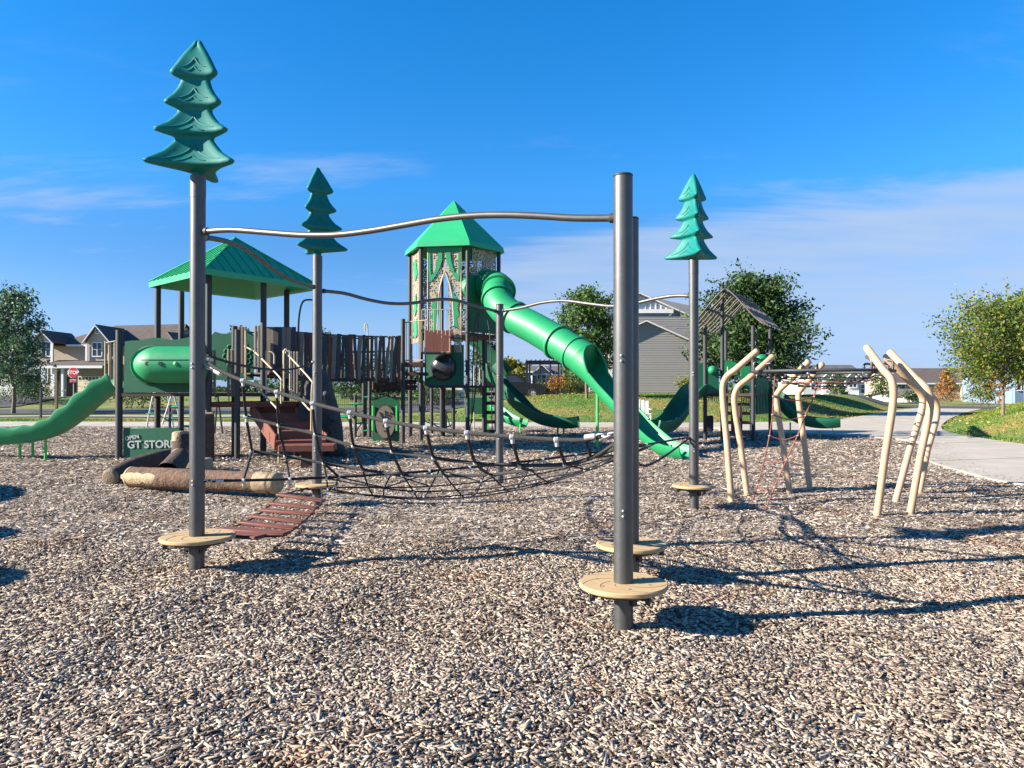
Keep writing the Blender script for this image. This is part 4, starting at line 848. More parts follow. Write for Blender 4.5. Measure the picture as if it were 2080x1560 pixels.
def rope(pts, r_, k=5, m='rope', parent=None):
    return MB().tube(smooth(pts, k) if len(pts) > 2 else pts, r_, 9).build('rope', M[m], parent or net)
endA = Vector((PP[1][0] - .05, PP[1][1] + .04, 1.235)); 
rope([R1[0] + (Vector(T0[2]) - R1[0]) * 0] + R1[1:] + [endA], .0145, 5, 'ropeg'); rope(R2 + [endA + Vector((0, 0, -.03))], .0145, 5, 'ropeg')
rope([er(i / 14) for i in range(15)], .0135, 4)
back = [er(0) + Vector((0, 0, -.0)), *[Vector((x, y, z)) for x, y, z in ((-1.6, 8.6, .60), (-.5, 9.5, .50), (.6, 9.7, .52), (1.5, 9.6, .68))], er(1)]
rope([Vector((PP[2][0] - .06, PP[2][1], 1.24)), (1.25, 7.2, .86), (1.75, 8.6, .80), (2.37, 9.85, .95)], .0135)
# verticals on the near face
Tn = T0[2:12]
for i in range(10):
    j = min(i, 9); rope([Tn[i], R1[j], R2[j]], .0125 if i < 9 else .01, 5)
    if i < 3: rope([R2[i], nodesE[i]], .012)
# sagging floor of the net: rows between R2 and the edge rope
nr = 5; cols = 10; grid = [[None] * cols for _ in range(nr + 1)]
for i in range(cols):
    a = R2[i]; u_ = [.05, .12, .20, .29, .38, .48, .58, .68, .79, .90][i]; b = er(u_)
    for r_ in range(nr + 1):
        s_ = r_ / nr; p = a.lerp(b, s_); sag = math.sin(PI * s_) * math.sin(PI * min(1, max(0, (i + .3) / 9.5))) ** .8 * .27; p.z = max(.44, p.z - sag); p.x += rnd.uniform(-.03, .03) * (0 < r_ < nr); p.y += rnd.uniform(-.05, .05) * (0 < r_ < nr); grid[r_][i] = p
for i in range(2, cols):
    rope([grid[r_][i] for r_ in range(nr + 1)], .0075, 4)
for r_ in range(1, nr):
    rope([grid[r_][i] for i in range(2, cols)] + [Vector((PP[2][0] - .05, PP[2][1] - .02, 1.16 - .03 * r_))], .0075, 4)
# a few slanting links make the diamonds at the far edge
for i in range(2, cols - 1):
    rope([grid[nr][i], grid[nr - 1][i + 1]], .0065); 
    if i % 2: rope([grid[nr][i + 1], grid[nr - 1][i]], .0065)
far2 = [Vector((.2 + .0, 9.0, .62)), Vector((1.1, 9.0, .60))]
# white ties and balls where ropes cross
def conn(p, kind, d=None):
    mb = MB()
    if kind == 'T': mb.cyl(p - Vector((.018, 0, .002)), p + Vector((.018, 0, -.002)), .0205, 12, bev=.005); mb.cyl(p, p + Vector((.006, 0, -.05)), .0145, 10, bev=.004)
    elif kind == 'ball': mb.ball(p, .021, 12, 8)
    else: mb.cyl(p - Vector((0, 0, .018)), p + Vector((0, 0, .018)), .012, 8, bev=.004)
    mb.build('connector', M['alu'], net)
for p in Tn[:9]: conn(Vector(p), 'T')
for i, p in enumerate(R1[:9]): conn(p, 'T' if i == 0 else 'ball')
for i, p in enumerate(R2[:9]): conn(p, 'T' if i == 0 else 'ball')
for p in nodesE: conn(p, 'T')
for r_ in range(1, nr):
    for i in range(2, cols, 2 if r_ % 2 else 3): conn(grid[r_][i], 's')
# thimbles, shackles and chain links at the poles
def hitch(p, d, n=3, s_=1.0, par=None):
    mb = MB(); p = Vector(p); d = Vector(d).normalized(); c = p
    for i in range(n):
        a = d.orthogonal().normalized() if i % 2 else d.cross(d.orthogonal()).normalized()
        ring_ = [c + d * (.026 * math.cos(2 * PI * q / 12)) * s_ + a * (.014 * math.sin(2 * PI * q / 12)) * s_ for q in range(12)]
        mb.tube(ring_, .0055 * s_, 6, closed=True); c = c + d * .036 * s_
    mb.cyl(c - d * .01, c + d * .06 * s_, .018 * s_, 12, bev=.005); mb.build('shackle', M['alu'], par or net)
hitch((PP[3][0] + .07, PP[3][1], 1.80), T0[2] - T0[0], 3, 1.15); hitch((PP[3][0] + .07, PP[3][1], .80), er(.1) - er(0), 3, .9)
hitch((PP[1][0] - .07, PP[1][1] + .02, 1.30), T0[-3] - T0[-1], 3, 1.15); hitch((PP[2][0] - .07, PP[2][1], 1.25), Vector((-1, .2, -.35)), 3, 1.2); hitch((PP[6][0] - .07, PP[6][1], .955), er(.9) - er(1), 3, .9)
hr = rope([AL(A3, PP[4], 421, 722), AL(A3, PP[4], 470, 737), AL(A3, PP[4], 530, 749), AL(A3, PP[4], 590, 750), AL(A3, PP[4], 635, 738)], .0125)
hitch(AL(A3, PP[4], 640, 735), (-.1, -1, -.05), 2, .8); hitch((PP[3][0] + .04, PP[3][1] + .07, 1.87), (.1, 1, -.1), 2, .9)
# low hanging plank bridge from the second pole to the front left one
pb = None
pl = [((564, 1004.5), (658, 1017), 9.25), ((545, 1022), (645, 1032), 8.75), ((528, 1036), (636, 1044), 8.3), ((510, 1048.5), (618, 1060), 7.9), ((487, 1061), (602, 1073), 7.5), ((452, 1074), (584, 1084), 7.05), ((478, 1086), (530, 1091), 6.85)]
LL = []; RR = []
for (a, b, D) in pl: LL.append(P(a[0], a[1], D)); RR.append(P(b[0], b[1], D - .15))
rp1 = [Vector((-2.65, 9.68, .31))] + [p + Vector((.03, 0, -.015)) for p in LL] + [Vector((-2.76, 6.7, .27))]
rp2 = [Vector((-2.5, 9.7, .31))] + [p + Vector((-.03, 0, -.015)) for p in RR[:-1]] + [P(560, 1089, 6.8), Vector((-2.5, 6.6, .28))]
pb = MB().tube(smooth(rp1, 4), .010, 8).tube(smooth(rp2, 4), .010, 8).build('plank_bridge', M['rope'], course)
for i, (a, b) in enumerate(zip(LL, RR)):
    mb = MB(); mb.bar(a, b, .105 if i < 5 else .15, .032, bev=.008); mb.build('plank', M['brown'], pb)

# ------------------------------------------------------------------ moulded logs
def log(name, label, pts, rs, patches=(), endm='cutwood', m='bark', stubs=()):
    p0 = pts[0]; t = thing(name, label, 'log', (p0[0], p0[1], 0)); pp = smooth(pts, 8); n = len(pp); k = (n - 1) / (len(rs) - 1)
    rr_ = [rs[min(len(rs) - 1, int(i / k))] * (1 - (i / k % 1)) + rs[min(len(rs) - 1, int(i / k) + 1)] * (i / k % 1) for i in range(n)]
    mb = MB(); mb.tube(pp, [r_ * rnd.uniform(.965, 1.035) for r_ in rr_], 28, caps=False); mb.build('bark', M[m], t, 60)
    for q, d in ((0, pp[0] - pp[1]), (-1, pp[-1] - pp[-2])):
        d.normalize(); r_ = rr_[q]; e = MB(); e.tube([pp[q] - d * (.34 if q else .03), pp[q], pp[q] + d * .025, pp[q] + d * .035], [r_ * 1.035, r_ * 1.035, r_ * .93, r_ * .75], 28); e.build('cut_end', M[endm], t, 50)
    for (f, a, w, h_) in patches:
        i = int(f * (n - 1)); c = pp[i]; tt = (pp[min(i + 1, n - 1)] - pp[max(0, i - 1)]).normalized(); vs = []
        N = 12
        for ri in range(3):
            for q in range(N):
                an = 2 * PI * q / N; s_ = (0.02, .6, 1)[ri]; al = math.cos(an) * w * s_ * (1 + .15 * math.sin(3 * an)); ar = a + math.sin(an) * h_ * s_
                sd_ = tt.cross(Vector((0, 0, 1))).normalized(); u = sd_.cross(tt); vs.append(c + tt * al + (sd_ * math.cos(ar) + u * math.sin(ar)) * (rr_[i] * (1.045 if ri < 2 else .99)))
        fs = [(r2 * N + q, r2 * N + (q + 1) % N, (r2 + 1) * N + (q + 1) % N, (r2 + 1) * N + q) for r2 in range(2) for q in range(N)] + [tuple(range(N))]
        MB().add(vs, fs).build('bare_patch', M['cutwood'], t, 60)
    for (a, b, r0, r1) in stubs:
        MB().tube(smooth([a, (Vector(a) + Vector(b)) / 2 + Vector((.02, 0, .01)), b], 4), [r0 * (1 - i / 8) + r1 * i / 8 for i in range(9)], 20, caps=False).build('branch', M[m], t, 60)
        d = (Vector(b) - Vector(a)).normalized(); MB().tube([Vector(b) - d * .16, b, Vector(b) + d * .02], [r1 * 1.05, r1 * 1.05, r1 * .85], 20).build('cut_end', M['cutwood'], t, 50)
    return t
log('play_log', 'long moulded log with pale bare patches lying in front behind the left pole', [P(268, 969, 11.6), P(340, 972, 11.3), P(460, 977, 11.0), P(562, 981, 10.7)], [.16, .165, .155, .150], [(.13, .02, .27, .62), (.27, .05, .15, .55)])
log('play_log', 'darker moulded log angled behind the long one, with a branch stump standing up from it', [P(224, 970, 12.4), P(270, 948, 13.0), P(330, 932, 13.8), P(385, 922, 14.6)], [.14, .155, .17, .16], [], endm='cutdull', m='barkd', stubs=[(P(340, 962, 12.4), P(368, 925, 13.2), .2, .16), (P(366, 930, 13.2), P(368, 880, 13.3), .17, .145)])
t = thing('log_stump', 'short cut stump standing beside the far end of the logs', 'stump', (GX(415, 14.2), 14.2, 0)); MB().cyl((GX(415, 14.2), 14.2, -.05), (GX(415, 14.2), 14.2, .27), .17, 22, .16, bev=.02).build('bark', M['cutwood'], t, 50)
t = thing('log_stump', 'tall dark square stump post beside the low deck', 'stump', (GX(424, 16.2), 16.2, 0)); MB().box((GX(424, 16.2), 16.2, .5), (.22, .3, 1.1), .3, bev=.03).build('bark', M['barkd'], t, 30); MB().box((GX(424, 16.2), 16.2, 1.06), (.21, .29, .05), .3, bev=.02).build('cut_end', M['cutwood'], t, 30)

# ------------------------------------------------------------------ ring climber with tan bent posts
ring = thing('ring_climber', 'black ring with a rope net held up by eight bent tan posts', 'climbing frame', (4.33, 10.3, 0))
posts = [((1487, 1018), 10.4, (1468, 800), (1474, 768), (1540, 711), .22, -.05), ((1520, 1005), 11.0, (1492, 822), (1497, 790), (1572, 722), .1, .0), ((1606, 1000), 11.3, (1577, 815), (1582, 795), (1644, 733), .2, -.25), ((1647, 998), 11.6, (1622, 810), (1627, 792), (1672, 738), .15, -.3),
         ((1779, 1050), 9.2, (1814, 820), (1812, 775), (1758, 703), -.1, .25), ((1814, 1025), 10.25, (1873, 830), (1870, 800), (1797, 722), .1, -.1), ((1846, 1047), 9.4, (1889, 830), (1884, 793), (1805, 713), -.1, .3), ((1864, 985), 11.2, (1902, 850), (1900, 815), (1822, 735), .1, -.2)]
tops = []
for b, D, m1, m2, tp_, dm, dt in posts:
    p0 = P(b[0], b[1], D); p0.z = -.1; q1 = P(b[0] * .45 + m1[0] * .55, b[1] * .45 + m1[1] * .55, D + dm * .5); q2 = P(*m1, D + dm); q3 = P(*m2, D + dm * .95); q4 = P(*tp_, D + dt)
    ln = (q2 + (q1 - q2).normalized() * 0.05); path = [p0, q1, q2] ; c = smooth([q1, q2, q3, q3.lerp(q4, .3)], 7)
    path = [p0, (p0 + q1) / 2] + c + [q4 - (q4 - q3).normalized() * .02, q4]
    n = len(path); MB().tube(path, [.045] * (n - 2) + [.045, .028], 20).build('post', M['tan'], ring, 60); tops.append((q3, q4))
RC = Vector((4.30, 10.25, 1.84)); RX, RY = .90, .92
rp_ = [RC + Vector((RX * math.cos(2 * PI * i / 64), RY * math.sin(2 * PI * i / 64), 0)) for i in range(64)]
MB().tube(rp_, .021, 12, closed=True).build('ring', M['post2'], ring)
for q3, q4 in tops:
    a = q3.lerp(q4, .72); d = Vector((a.x - RC.x, a.y - RC.y, 0)).normalized(); e = RC + Vector((d.x * RX, d.y * RY, 0)); m_ = (a + e) / 2 + d * -.02 + Vector((0, 0, .05))
    MB().tube(smooth([a, m_ + Vector((-d.x * .08, -d.y * .08, .03)), e - d * .0 + Vector((0, 0, .12)), e], 5), .017, 10).build('bracket', M['rail'], ring)
netr = MB()
def rz(r_, a): return RC + Vector((r_ * RX * math.cos(a), r_ * RY * math.sin(a), -.03 - .20 * (1 - r_ ** 1.6)))
for i in range(8):
    a = 2 * PI * i / 8 + .2; netr.tube(smooth([rz(.97, a), rz(.6, a), rz(.2, a)], 4), .008, 7)
nn = netr.build('net', M['rope'], ring)
for r_, m in ((.82, 'rope'), (.58, 'ropered'), (.34, 'rope'), (.14, 'ropered')):
    MB().tube([rz(r_, 2 * PI * i / 32 + .02 * (i % 2)) + Vector((0, 0, -.015 * abs(math.sin(4 * (2 * PI * i / 32 + .2))))) for i in range(32)], .008, 7, closed=True).build('rope', M[m], nn)
for i in range(8):
    for r_ in (.97, .82, .58, .34): 
        p = rz(r_, 2 * PI * i / 8 + .2); MB().cyl(p - Vector((.02, 0, 0)), p + Vector((.02, 0, 0)), .014, 8, bev=.003).build('connector', M['alu'], nn)
# twisted red rope ladder below the ring
lt = [(1574, 764), (1571, 805), (1569, 842), (1563, 885), (1553, 930), (1539, 985), (1524, 1030)]; rt_ = [(1662, 766), (1653, 806), (1635, 845), (1620, 885), (1597, 935), (1573, 990), (1553, 1040)]
la = [P(*q, 9.6 + .04 * i) for i, q in enumerate(lt)]; ra = [P(*q, 9.9 - .06 * i) for i, q in enumerate(rt_)]
ll = MB().tube(smooth(la, 5), .0085, 8).tube(smooth(ra, 5), .0085, 8).build('rope_ladder', M['ropered'], ring)
for i in range(1, 7):
    a, b = la[i], ra[i]; m_ = (a + b) / 2 + Vector((0, 0, -.055)); MB().tube(smooth([a, m_, b], 5), .008, 7).build('rung', M['ropered'], ll)
    for p in (a, b): MB().cyl(p - Vector((.012, 0, .006)), p + Vector((.012, 0, .006)), .011, 8).build('connector', M['alu'], ll)
# ------------------------------------------------------------------ main play structure: hut deck, bridge, round tower, slides
play = thing('play_structure', 'large green and grey playground with a hipped roof deck, plank bridge, round tower and slides', 'playground', (-4, 19.5, 0))
def post(px, D, ztop, r_=.0635, par=None, cap=True):
    x = GX(px, D); p = MB().cyl((x, D, -.1), (x, D, ztop), r_, 20, bev=.004).build('post', M['post2'], par or play)
    return Vector((x, D, 0))
# --- left deck
for px, D, zt in ((242, 16.7, 2.93), (482, 16.8, 2.95), (476, 17.6, 3.1)): post(px, D, zt, .075 if px == 242 else .065)
RP = [(320, 18.2), (368, 19.4), (423, 16.7), (535, 17.7), (582, 19.4)]
for px, D in RP: post(px, D, 4.2, .072)
Fc, Lc, Rc, Bc = Vector((-6.72, 16.15, 4.24)), Vector((-8.98, 18.25, 4.24)), Vector((-4.95, 18.75, 4.24)), Vector((-7.21, 20.85, 4.24)); AP = Vector((-6.93, 18.45, 5.37))
cs = [Fc, Rc, Bc, Lc]; C0 = (Fc + Bc) / 2
mb = MB(); lip = Vector((0, 0, -.13))
mb.add(cs + [AP] + [c + lip for c in cs] + [c + lip + Vector((0, 0, .03)) + (C0 - c) * .06 for c in cs] + [AP - Vector((0, 0, .1))],
       [(0, 1, 4), (1, 2, 4), (2, 3, 4), (3, 0, 4)] + [(i, 5 + i, 5 + (i + 1) % 4, (i + 1) % 4) for i in range(4)] + [(5 + i, 9 + i, 9 + (i + 1) % 4, 5 + (i + 1) % 4) for i in range(4)] + [(9 + i, 13, 9 + (i + 1) % 4) for i in range(4)])
roof = mb.build('roof', M['roof'], play, 0)
sm = MB()
for i in range(4):
    a, b = cs[i], cs[(i + 1) % 4]; n = 12; mid = (a + b) / 2; h2 = AP - mid
    for k in range(1, n):
        f = k / n; p = a.lerp(b, f); s_ = 1 - abs(2 * f - 1); q = p + h2 * s_ * .985; nn_ = (b - a).cross(AP - a).normalized() * .012
        if s_ > .05: sm.bar(p + nn_ * (1 if nn_.z > 0 else -1), q + nn_ * (1 if nn_.z > 0 else -1), .022, .02, nn_)
sm.build('standing_seam', M['roof'], roof, 0)
hp = MB()
for c in cs: hp.tube([c + Vector((0, 0, .012)), AP + Vector((0, 0, .012))], .022, 6)
hp.build('hip_cap', M['roof'], roof, 0)
dk = MB(); dk.prism([(GX(246, 16.6), 16.62), (GX(423, 16.7), 16.62), (-5.95, 17.4), (-5.8, 19.5), (-8.6, 19.5), (-9.0, 17.6)], (0, 0, 1.47), (1, 0, 0), (0, 1, 0), .07); dk.build('deck', M['dbrown'], play, 0)
# green panel with the tunnel
def G(px, py, D): return P(px, py, D)
pz0, pz1 = G(0, 797, 16.62).z, G(0, 690, 16.62).z; xa, xb = GX(252, 16.62), GX(412, 16.62)
ol = [(xa, pz0), (xb, pz0), (xb, pz1 - .12)] + [(xb - (xb - xa) * f, pz1 + .03 * math.sin(f * 13) + (-.06 if f > .9 else .04 * (1 - f))) for f in (.1, .2, .3, .4, .5, .6, .7, .8, .9)] + [(xa + .02, pz1 - .04)]
pan = MB().prism(ol, (0, 16.62, 0), (1, 0, 0), (0, 0, 1), .03).build('tunnel_panel', M['dgreen'], play, 30)
MB().tube([(GX(305, 16.55) + .43 * math.cos(2 * PI * i / 32), 16.6, 2.13 + .43 * math.sin(2 * PI * i / 32)) for i in range(32)], .02, 8, closed=True).build('port_ring', M['dgreen'], pan)
tp = [Vector((GX(308, 16.6), 16.68, 2.13)), Vector((GX(296, 16.3), 16.36, 2.13)), Vector((GX(322, 16.05), 16.1, 2.13)), Vector((GX(370, 16.0), 16.06, 2.13)), Vector((GX(430, 16.0), 16.1, 2.13)), Vector((GX(455, 16.2), 16.4, 2.13)), Vector((GX(452, 16.6), 16.8, 2.13))]
tn = MB(); sp = smooth([Vector((GX(312, 16.4), 16.7, 2.13))] + [Vector((GX(318, 16.3), 16.25, 2.13)), Vector((GX(345, 16.2), 16.15, 2.13)), Vector((GX(425, 16.1), 16.15, 2.13))], 6)
# capsule body: round nose on the left, straight to the right
body = []; rs = []; x0 = GX(276, 16.2); x1 = GX(406, 16.2)
for i in range(9): a = PI / 2 * i / 8; body.append(Vector((x0 + .43 * (1 - math.cos(a)) * 1.15, 16.22 + .12 * (1 - math.sin(a)), 2.13))); rs.append(max(.02, .405 * math.sin(a)))
for f in (.33, .66, 1): body.append(Vector((x0 + .5 + (x1 - x0 - .5) * f, 16.22, 2.13))); rs.append(.405)
tun = MB().tube(body, rs, 32).build('crawl_tunnel', M['green'], play, 50)
bh = MB(); bh.tube([Vector((GX(302, 16.6), 16.66, 2.13)), Vector((GX(306, 16.3), 16.3, 2.13))], .40, 28); bh.build('elbow', M['green'], tun, 40)
se = MB(); se.tube([Vector((x0 + .06 + (x1 - x0 - .06) * i / 20, 16.22 - .405 * min(1, math.sin(min(PI / 2, i * .26 + .35))) - .0, 2.23)) for i in range(21)], .006, 5); se.build('seam', M['dgreen'], tun)
for px in (299, 326): MB().cyl((GX(px, 15.83), 15.80 + (.02 if px < 310 else 0), 2.14), (GX(px, 15.83), 15.9, 2.14), .045, 16).build('port_hole', M['ink'], tun)
MB().ball((GX(357, 15.83), 15.82, 2.14), .05, 12, 8, (1, .6, 1)).build('bubble', M['lime'], tun)
# slide on the left with scalloped sides
def slide(pts, w, depth, m, nm='slide', wavy=0.0, k=8, th=.025, legs=(), leg_m=None, lips=True, waves=9):
    path = smooth(pts, k)
    def prof(i, t):
        e = depth * (1 + wavy * math.sin(t * PI * 2 * waves)) ; h = w / 2; o = [(-h - .07, e - .045), (-h - .06, e), (-h - .01, e), (-h + .01, e * .45), (-h + .10, .03), (-.12, 0), (.12, 0), (h - .10, .03), (h - .01, e * .45), (h + .01, e), (h + .06, e), (h + .07, e - .045), (h + .03, e * .4), (h - .06, -th), (0, -th - .015), (-h + .06, -th), (-h - .03, e * .4)]
        return o
    s_ = MB().sweep(prof, path, True).build(nm, m, play_cur[0], 45)
    for (px, D, ztop, rr_) in legs: MB().cyl((GX(px, D), D, -.08), (GX(px, D), D, ztop), rr_, 10).build('leg', leg_m or M['lime'], s_)
    return s_, path
play_cur = [play]
s1, _ = slide([P(243, 790, 17.0), P(225, 797, 17.0), P(195, 820, 17.0), P(160, 851, 17.0), P(120, 878, 17.0), P(80, 892, 17.0), P(35, 898, 17.0), P(-25, 900, 17.0), P(-60, 898, 17.0)], .55, .34, M['green'], wavy=.09, waves=8, legs=[(41, 17, .33, .03), (67, 17.1, .36, .03), (93, 16.9, .42, .03)])
hood = MB()
for (px, y0, y1) in ((214, 693, 805), (222, 700, 800), (233, 696, 803)):
    a = P(px, y0, 16.9); b = P(px, y1, 16.9); hood.cyl(a, b, .018, 8)
hood.tube([P(213, 697, 16.9), P(235, 693, 16.9)], .018, 8); hood.tube([P(213, 784, 16.9), P(236, 786, 16.9)], .018, 8)
hood.build('slide_handrail', M['tanr'], play)
bk = MB()
for i in range(5): bk.cyl(P(216 + i * 5, 700, 18.2), P(216 + i * 5, 790, 18.2), .013, 6)
bk.tube([P(214, 700, 18.2), P(238, 700, 18.2)], .016, 6); bk.build('guard_rail', M['post2'], play)
# shop panel
M['letter'] = mat('worn_white_lettering', (.42, .44, .42), .7, 0, .15, 12, dirt=.3)
sx0, sx1 = GX(251, 16.7), GX(366, 16.7); sz1, sz0 = P(0, 869, 16.7).z, P(0, 929, 16.7).z
sp_ = MB().box(((sx0 + sx1) / 2, 16.7, (sz0 + sz1) / 2), (sx1 - sx0, .035, sz1 - sz0), bev=.012).build('shop_panel', M['dgreen'], play)
text('lettering', 'OPEN', .125, (GX(268, 16.66), 16.675, P(0, 889, 16.7).z), M['letter'], sp_, tilt=.16, bold=.003)
text('lettering', 'GT STORE', .235, (GX(307, 16.66), 16.675, P(0, 903, 16.7).z), M['letter'], sp_, tilt=.02, bold=.006)
br = MB(); 
for z in (sz0 + .1, sz1 - .1, (sz0 + sz1) / 2): br.box((sx0 - .05, 16.7, z), (.1, .02, .03)); br.box((sx1 + .05, 16.7, z), (.1, .02, .03))
br.build('clamp', M['alu'], sp_)
# green back panel with a rosette
x0_, x1_ = GX(428, 19), GX(515, 19); z0_, z1_ = P(0, 772, 19).z, P(0, 672, 19).z
bp_ = MB().prism([(x0_, z0_), (x1_, z0_), (x1_, z1_ - .1)] + [(x1_ + (x0_ - x1_) * f, z1_ + .06 * math.sin(f * 7) - .02) for f in (.15, .3, .45, .6, .75, .9)] + [(x0_, z1_ - .14)], (0, 19, 0), (1, 0, 0), (0, 0, 1), .03).build('rosette_panel', M['dgreen'], play, 0)
ro = MB()
for i in range(14):
    a = 2 * PI * i / 14; c = Vector((GX(482, 19) + .3 * math.cos(a), 18.975, P(0, 724, 19).z + .3 * math.sin(a))); ro.tube([c + Vector((.07 * math.cos(q * PI / 4), 0, .07 * math.sin(q * PI / 4))) for q in range(8)], .008, 5, closed=True)
ro.build('rosette', M['green'], bp_)
# --- lower deck, pickets, stairs
ld = MB(); ld.prism([(GX(425, 16.9), 16.85), (GX(482, 16.7), 16.85), (-5.15, 17.5), (-4.6, 18.6), (-6.2, 18.6), (-6.95, 17.9)], (0, 0, 1.24), (1, 0, 0), (0, 1, 0), .12); ld.build('low_deck', M['brown'], play, 0)
def pickets(pxs, D, y0, y1, w, m, hoop=True):
    mb = MB(); h = MB()
    for px in pxs:
        a = P(px, y1, D); b = P(px, y0, D); mb.box(((a + b) / 2), (w, .035, b.z - a.z), bev=.016)
    a = P(pxs[0], y0, D); b = P(pxs[-1], y0, D); za = P(0, y1, D).z - .09
    o = mb.build('picket_panel', m, play, 30)
    for z in (a.z - .16, P(0, y1, D).z + .12): h.bar((a.x - .05, D + .03, z), (b.x + .05, D + .03, z), .02, .03)
    for x in (a.x + .0, b.x): h.cyl((x, D + .035, za), (x, D + .035, a.z - .1), .014, 8)
    h.build('frame', M['tanr'], o, 0)
pickets([422, 429, 436], 16.75, 711, 805, .062, M['slatg']); pickets([464, 471, 476.5], 16.9, 709, 806, .062, M['slatg'])
pickets([486, 492, 498], 17.9, 663, 760, .07, M['slatg']); pickets([519, 526, 531], 17.9, 661, 750, .07, M['slatg']); pickets([592, 598, 604], 17.7, 714, 800, .06, M['slatg'])
# stairs down towards the camera
sT, sB = Vector((GX(556, 17.7), 17.7, 1.16)), Vector((GX(612, 15.7), 15.7, .46)); wdir = Vector((1, .28, 0)).normalized(); st = None
str_ = MB()
for sg in (-1, 1):
    a = sT + wdir * .52 * sg; b = sB + wdir * .52 * sg; str_.bar(a + Vector((0, 0, -.0)), b + Vector((0, 0, -.0)), .045, .34, bev=.01)
st = str_.build('stairs', M['brown'], play, 0)
for i in range(5):
    f = i / 4; c = sT.lerp(sB, f); stp = MB(); M3 = Matrix.Rotation(math.atan2(wdir.y, wdir.x), 3, 'Z'); stp.box(c + Vector((0, 0, .04)), (1.0, .36, .04), rot=M3, bev=.008); stp.box(c + Vector((.05, -.17, -.07)), (1.0, .03, .2), rot=M3); stp.build('step', M['brown'], st, 0)
stp = MB(); c = Vector((GX(625, 15.3), 15.35, P(0, 909, 15.3).z)); stp.box(c, (1.12, .55, .14), .12, bev=.015); stp.build('step', M['brown'], st, 0)
MB().box((GX(622, 15.3), 15.4, .16), (.22, .3, .36), .12).build('step_foot', M['dbrown'], st, 0)
def hrail(pts, par, r_=.019): return MB().tube(smooth(pts, 4) if len(pts) > 2 else pts, r_, 10).build('handrail', M['tanr'], par)
hrail([P(497, 703, 17.4), P(511, 711, 17.3), P(520, 717, 17.2), P(566, 764, 15.9), P(571, 776, 15.8), P(571, 790, 15.8), P(571, 820, 15.8)], st); hrail([P(522, 787, 17.1), P(540, 806, 16.5), P(564, 832, 15.8), P(566, 845, 15.75), P(566, 948, 15.7)], st)
hrail([P(576, 740, 17.3), P(576, 718, 17.2), P(581, 717, 17.15), P(630, 770, 15.8), P(634, 782, 15.7), P(633, 800, 15.7), P(632, 882, 15.7)], st); hrail([P(585, 785, 17.2), P(610, 812, 16.4), P(630, 834, 15.7)], st)
hrail([P(541, 800, 16.9), P(541, 718, 16.9), P(545, 715, 16.9), P(553, 716, 16.9), P(557, 722, 16.9), P(557, 740, 16.9)], play); hrail([P(499, 770, 17.2), P(499, 672, 17.2)], play)
hrail([P(577, 800, 16.9), P(577, 716, 16.9), P(585, 714, 16.9), P(589, 722, 16.9), P(589, 800, 16.9)], play)
# dark moulded climbing wall right of the stairs
cw = MB(); ctr = [(595, 905, 16.7, .35), (630, 870, 17.0, .62), (640, 820, 17.3, .50), (635, 770, 17.6, .40), (628, 748, 17.8, .25)]
ol = [(600, 938), (596, 880), (604, 800), (612, 752), (640, 745), (662, 770), (672, 805), (685, 850), (690, 900), (694, 938)]
o_ = [(GX(a, 17), P(0, b, 17).z) for a, b in ol]; 
def rock(ol_, D, th, m, nm='climbing_wall'):
    mb = MB(); n = len(ol_); c = Vector((sum(p[0] for p in ol_) / n, 0, sum(p[1] for p in ol_) / n)); fine = [Vector(p) for p in smooth([(a, 0, b) for a, b in ol_], 4, True)]; n = len(fine)
    lays = [(1, 0), (1.0, -th * .5), (.9, -th * .85), (.6, -th * 1.1), (.3, -th * 1.05)]; vs = []
    for s_, dy in lays:
        for i, p in enumerate(fine): q = c + (p - c) * s_ * (1 + .04 * rnd.uniform(-1, 1) * (s_ < 1)); vs.append((q.x, D + dy + rnd.uniform(-.03, .03), q.z))
    L_ = len(lays); fs = [(k * n + i, k * n + (i + 1) % n, (k + 1) * n + (i + 1) % n, (k + 1) * n + i) for k in range(L_ - 1) for i in range(n)] + [tuple(range(n))[::-1], tuple((L_ - 1) * n + i for i in range(n))]
    return mb.add(vs, fs).build(nm, m, play, 60)
cwo = rock(o_, 17.4, .35, M['rockd'])
for (px, py, r_) in ((677, 849, .10), (662, 800, .07), (650, 872, .09), (640, 782, .06), (628, 830, .07), (615, 770, .05), (655, 915, .08), (670, 885, .06)): MB().ball(P(px, py, 16.98), r_, 10, 7, (1, .8, 1)).build('hand_hold', M['slatd'], cwo)
MB().tube(smooth([P(606, 745, 18), P(606, 680, 18), P(608, 640, 18), P(614, 615, 18), P(624, 609, 18), P(640, 610, 18)], 4), .022, 10).build('arch_handle', M['post2'], play)
# --- plank bridge to the tower
bA = (GX(545, 18.2), 18.2); bB = (GX(812, 21.5), 21.5); bdir = (Vector((bB[0], bB[1], 0)) - Vector((bA[0], bA[1], 0))); bl = bdir.length; bdir.normalize(); bn = Vector((-bdir.y, bdir.x, 0)); b_ang = math.atan2(bdir.y, bdir.x)
def bz(f): return P(0, 757, 18.2).z * (1 - f) + P(0, 768, 21.5).z * f - .10 * math.sin(PI * f)
stg = []
for s_ in (0, 1.1):
    bridge = MB(); stg.append(bridge)
    for i in range(12): f0, f1 = i / 12, (i + 1) / 12; p = Vector((bA[0], bA[1], 0)) + bn * s_; bridge.bar(p + bdir * bl * f0 + Vector((0, 0, bz(f0))), p + bdir * bl * f1 + Vector((0, 0, bz(f1))), .05, .10)
bridge = stg[0].build('bridge', M['dbrown'], play, 0); stg[1].build('stringer', M['dbrown'], bridge, 0)
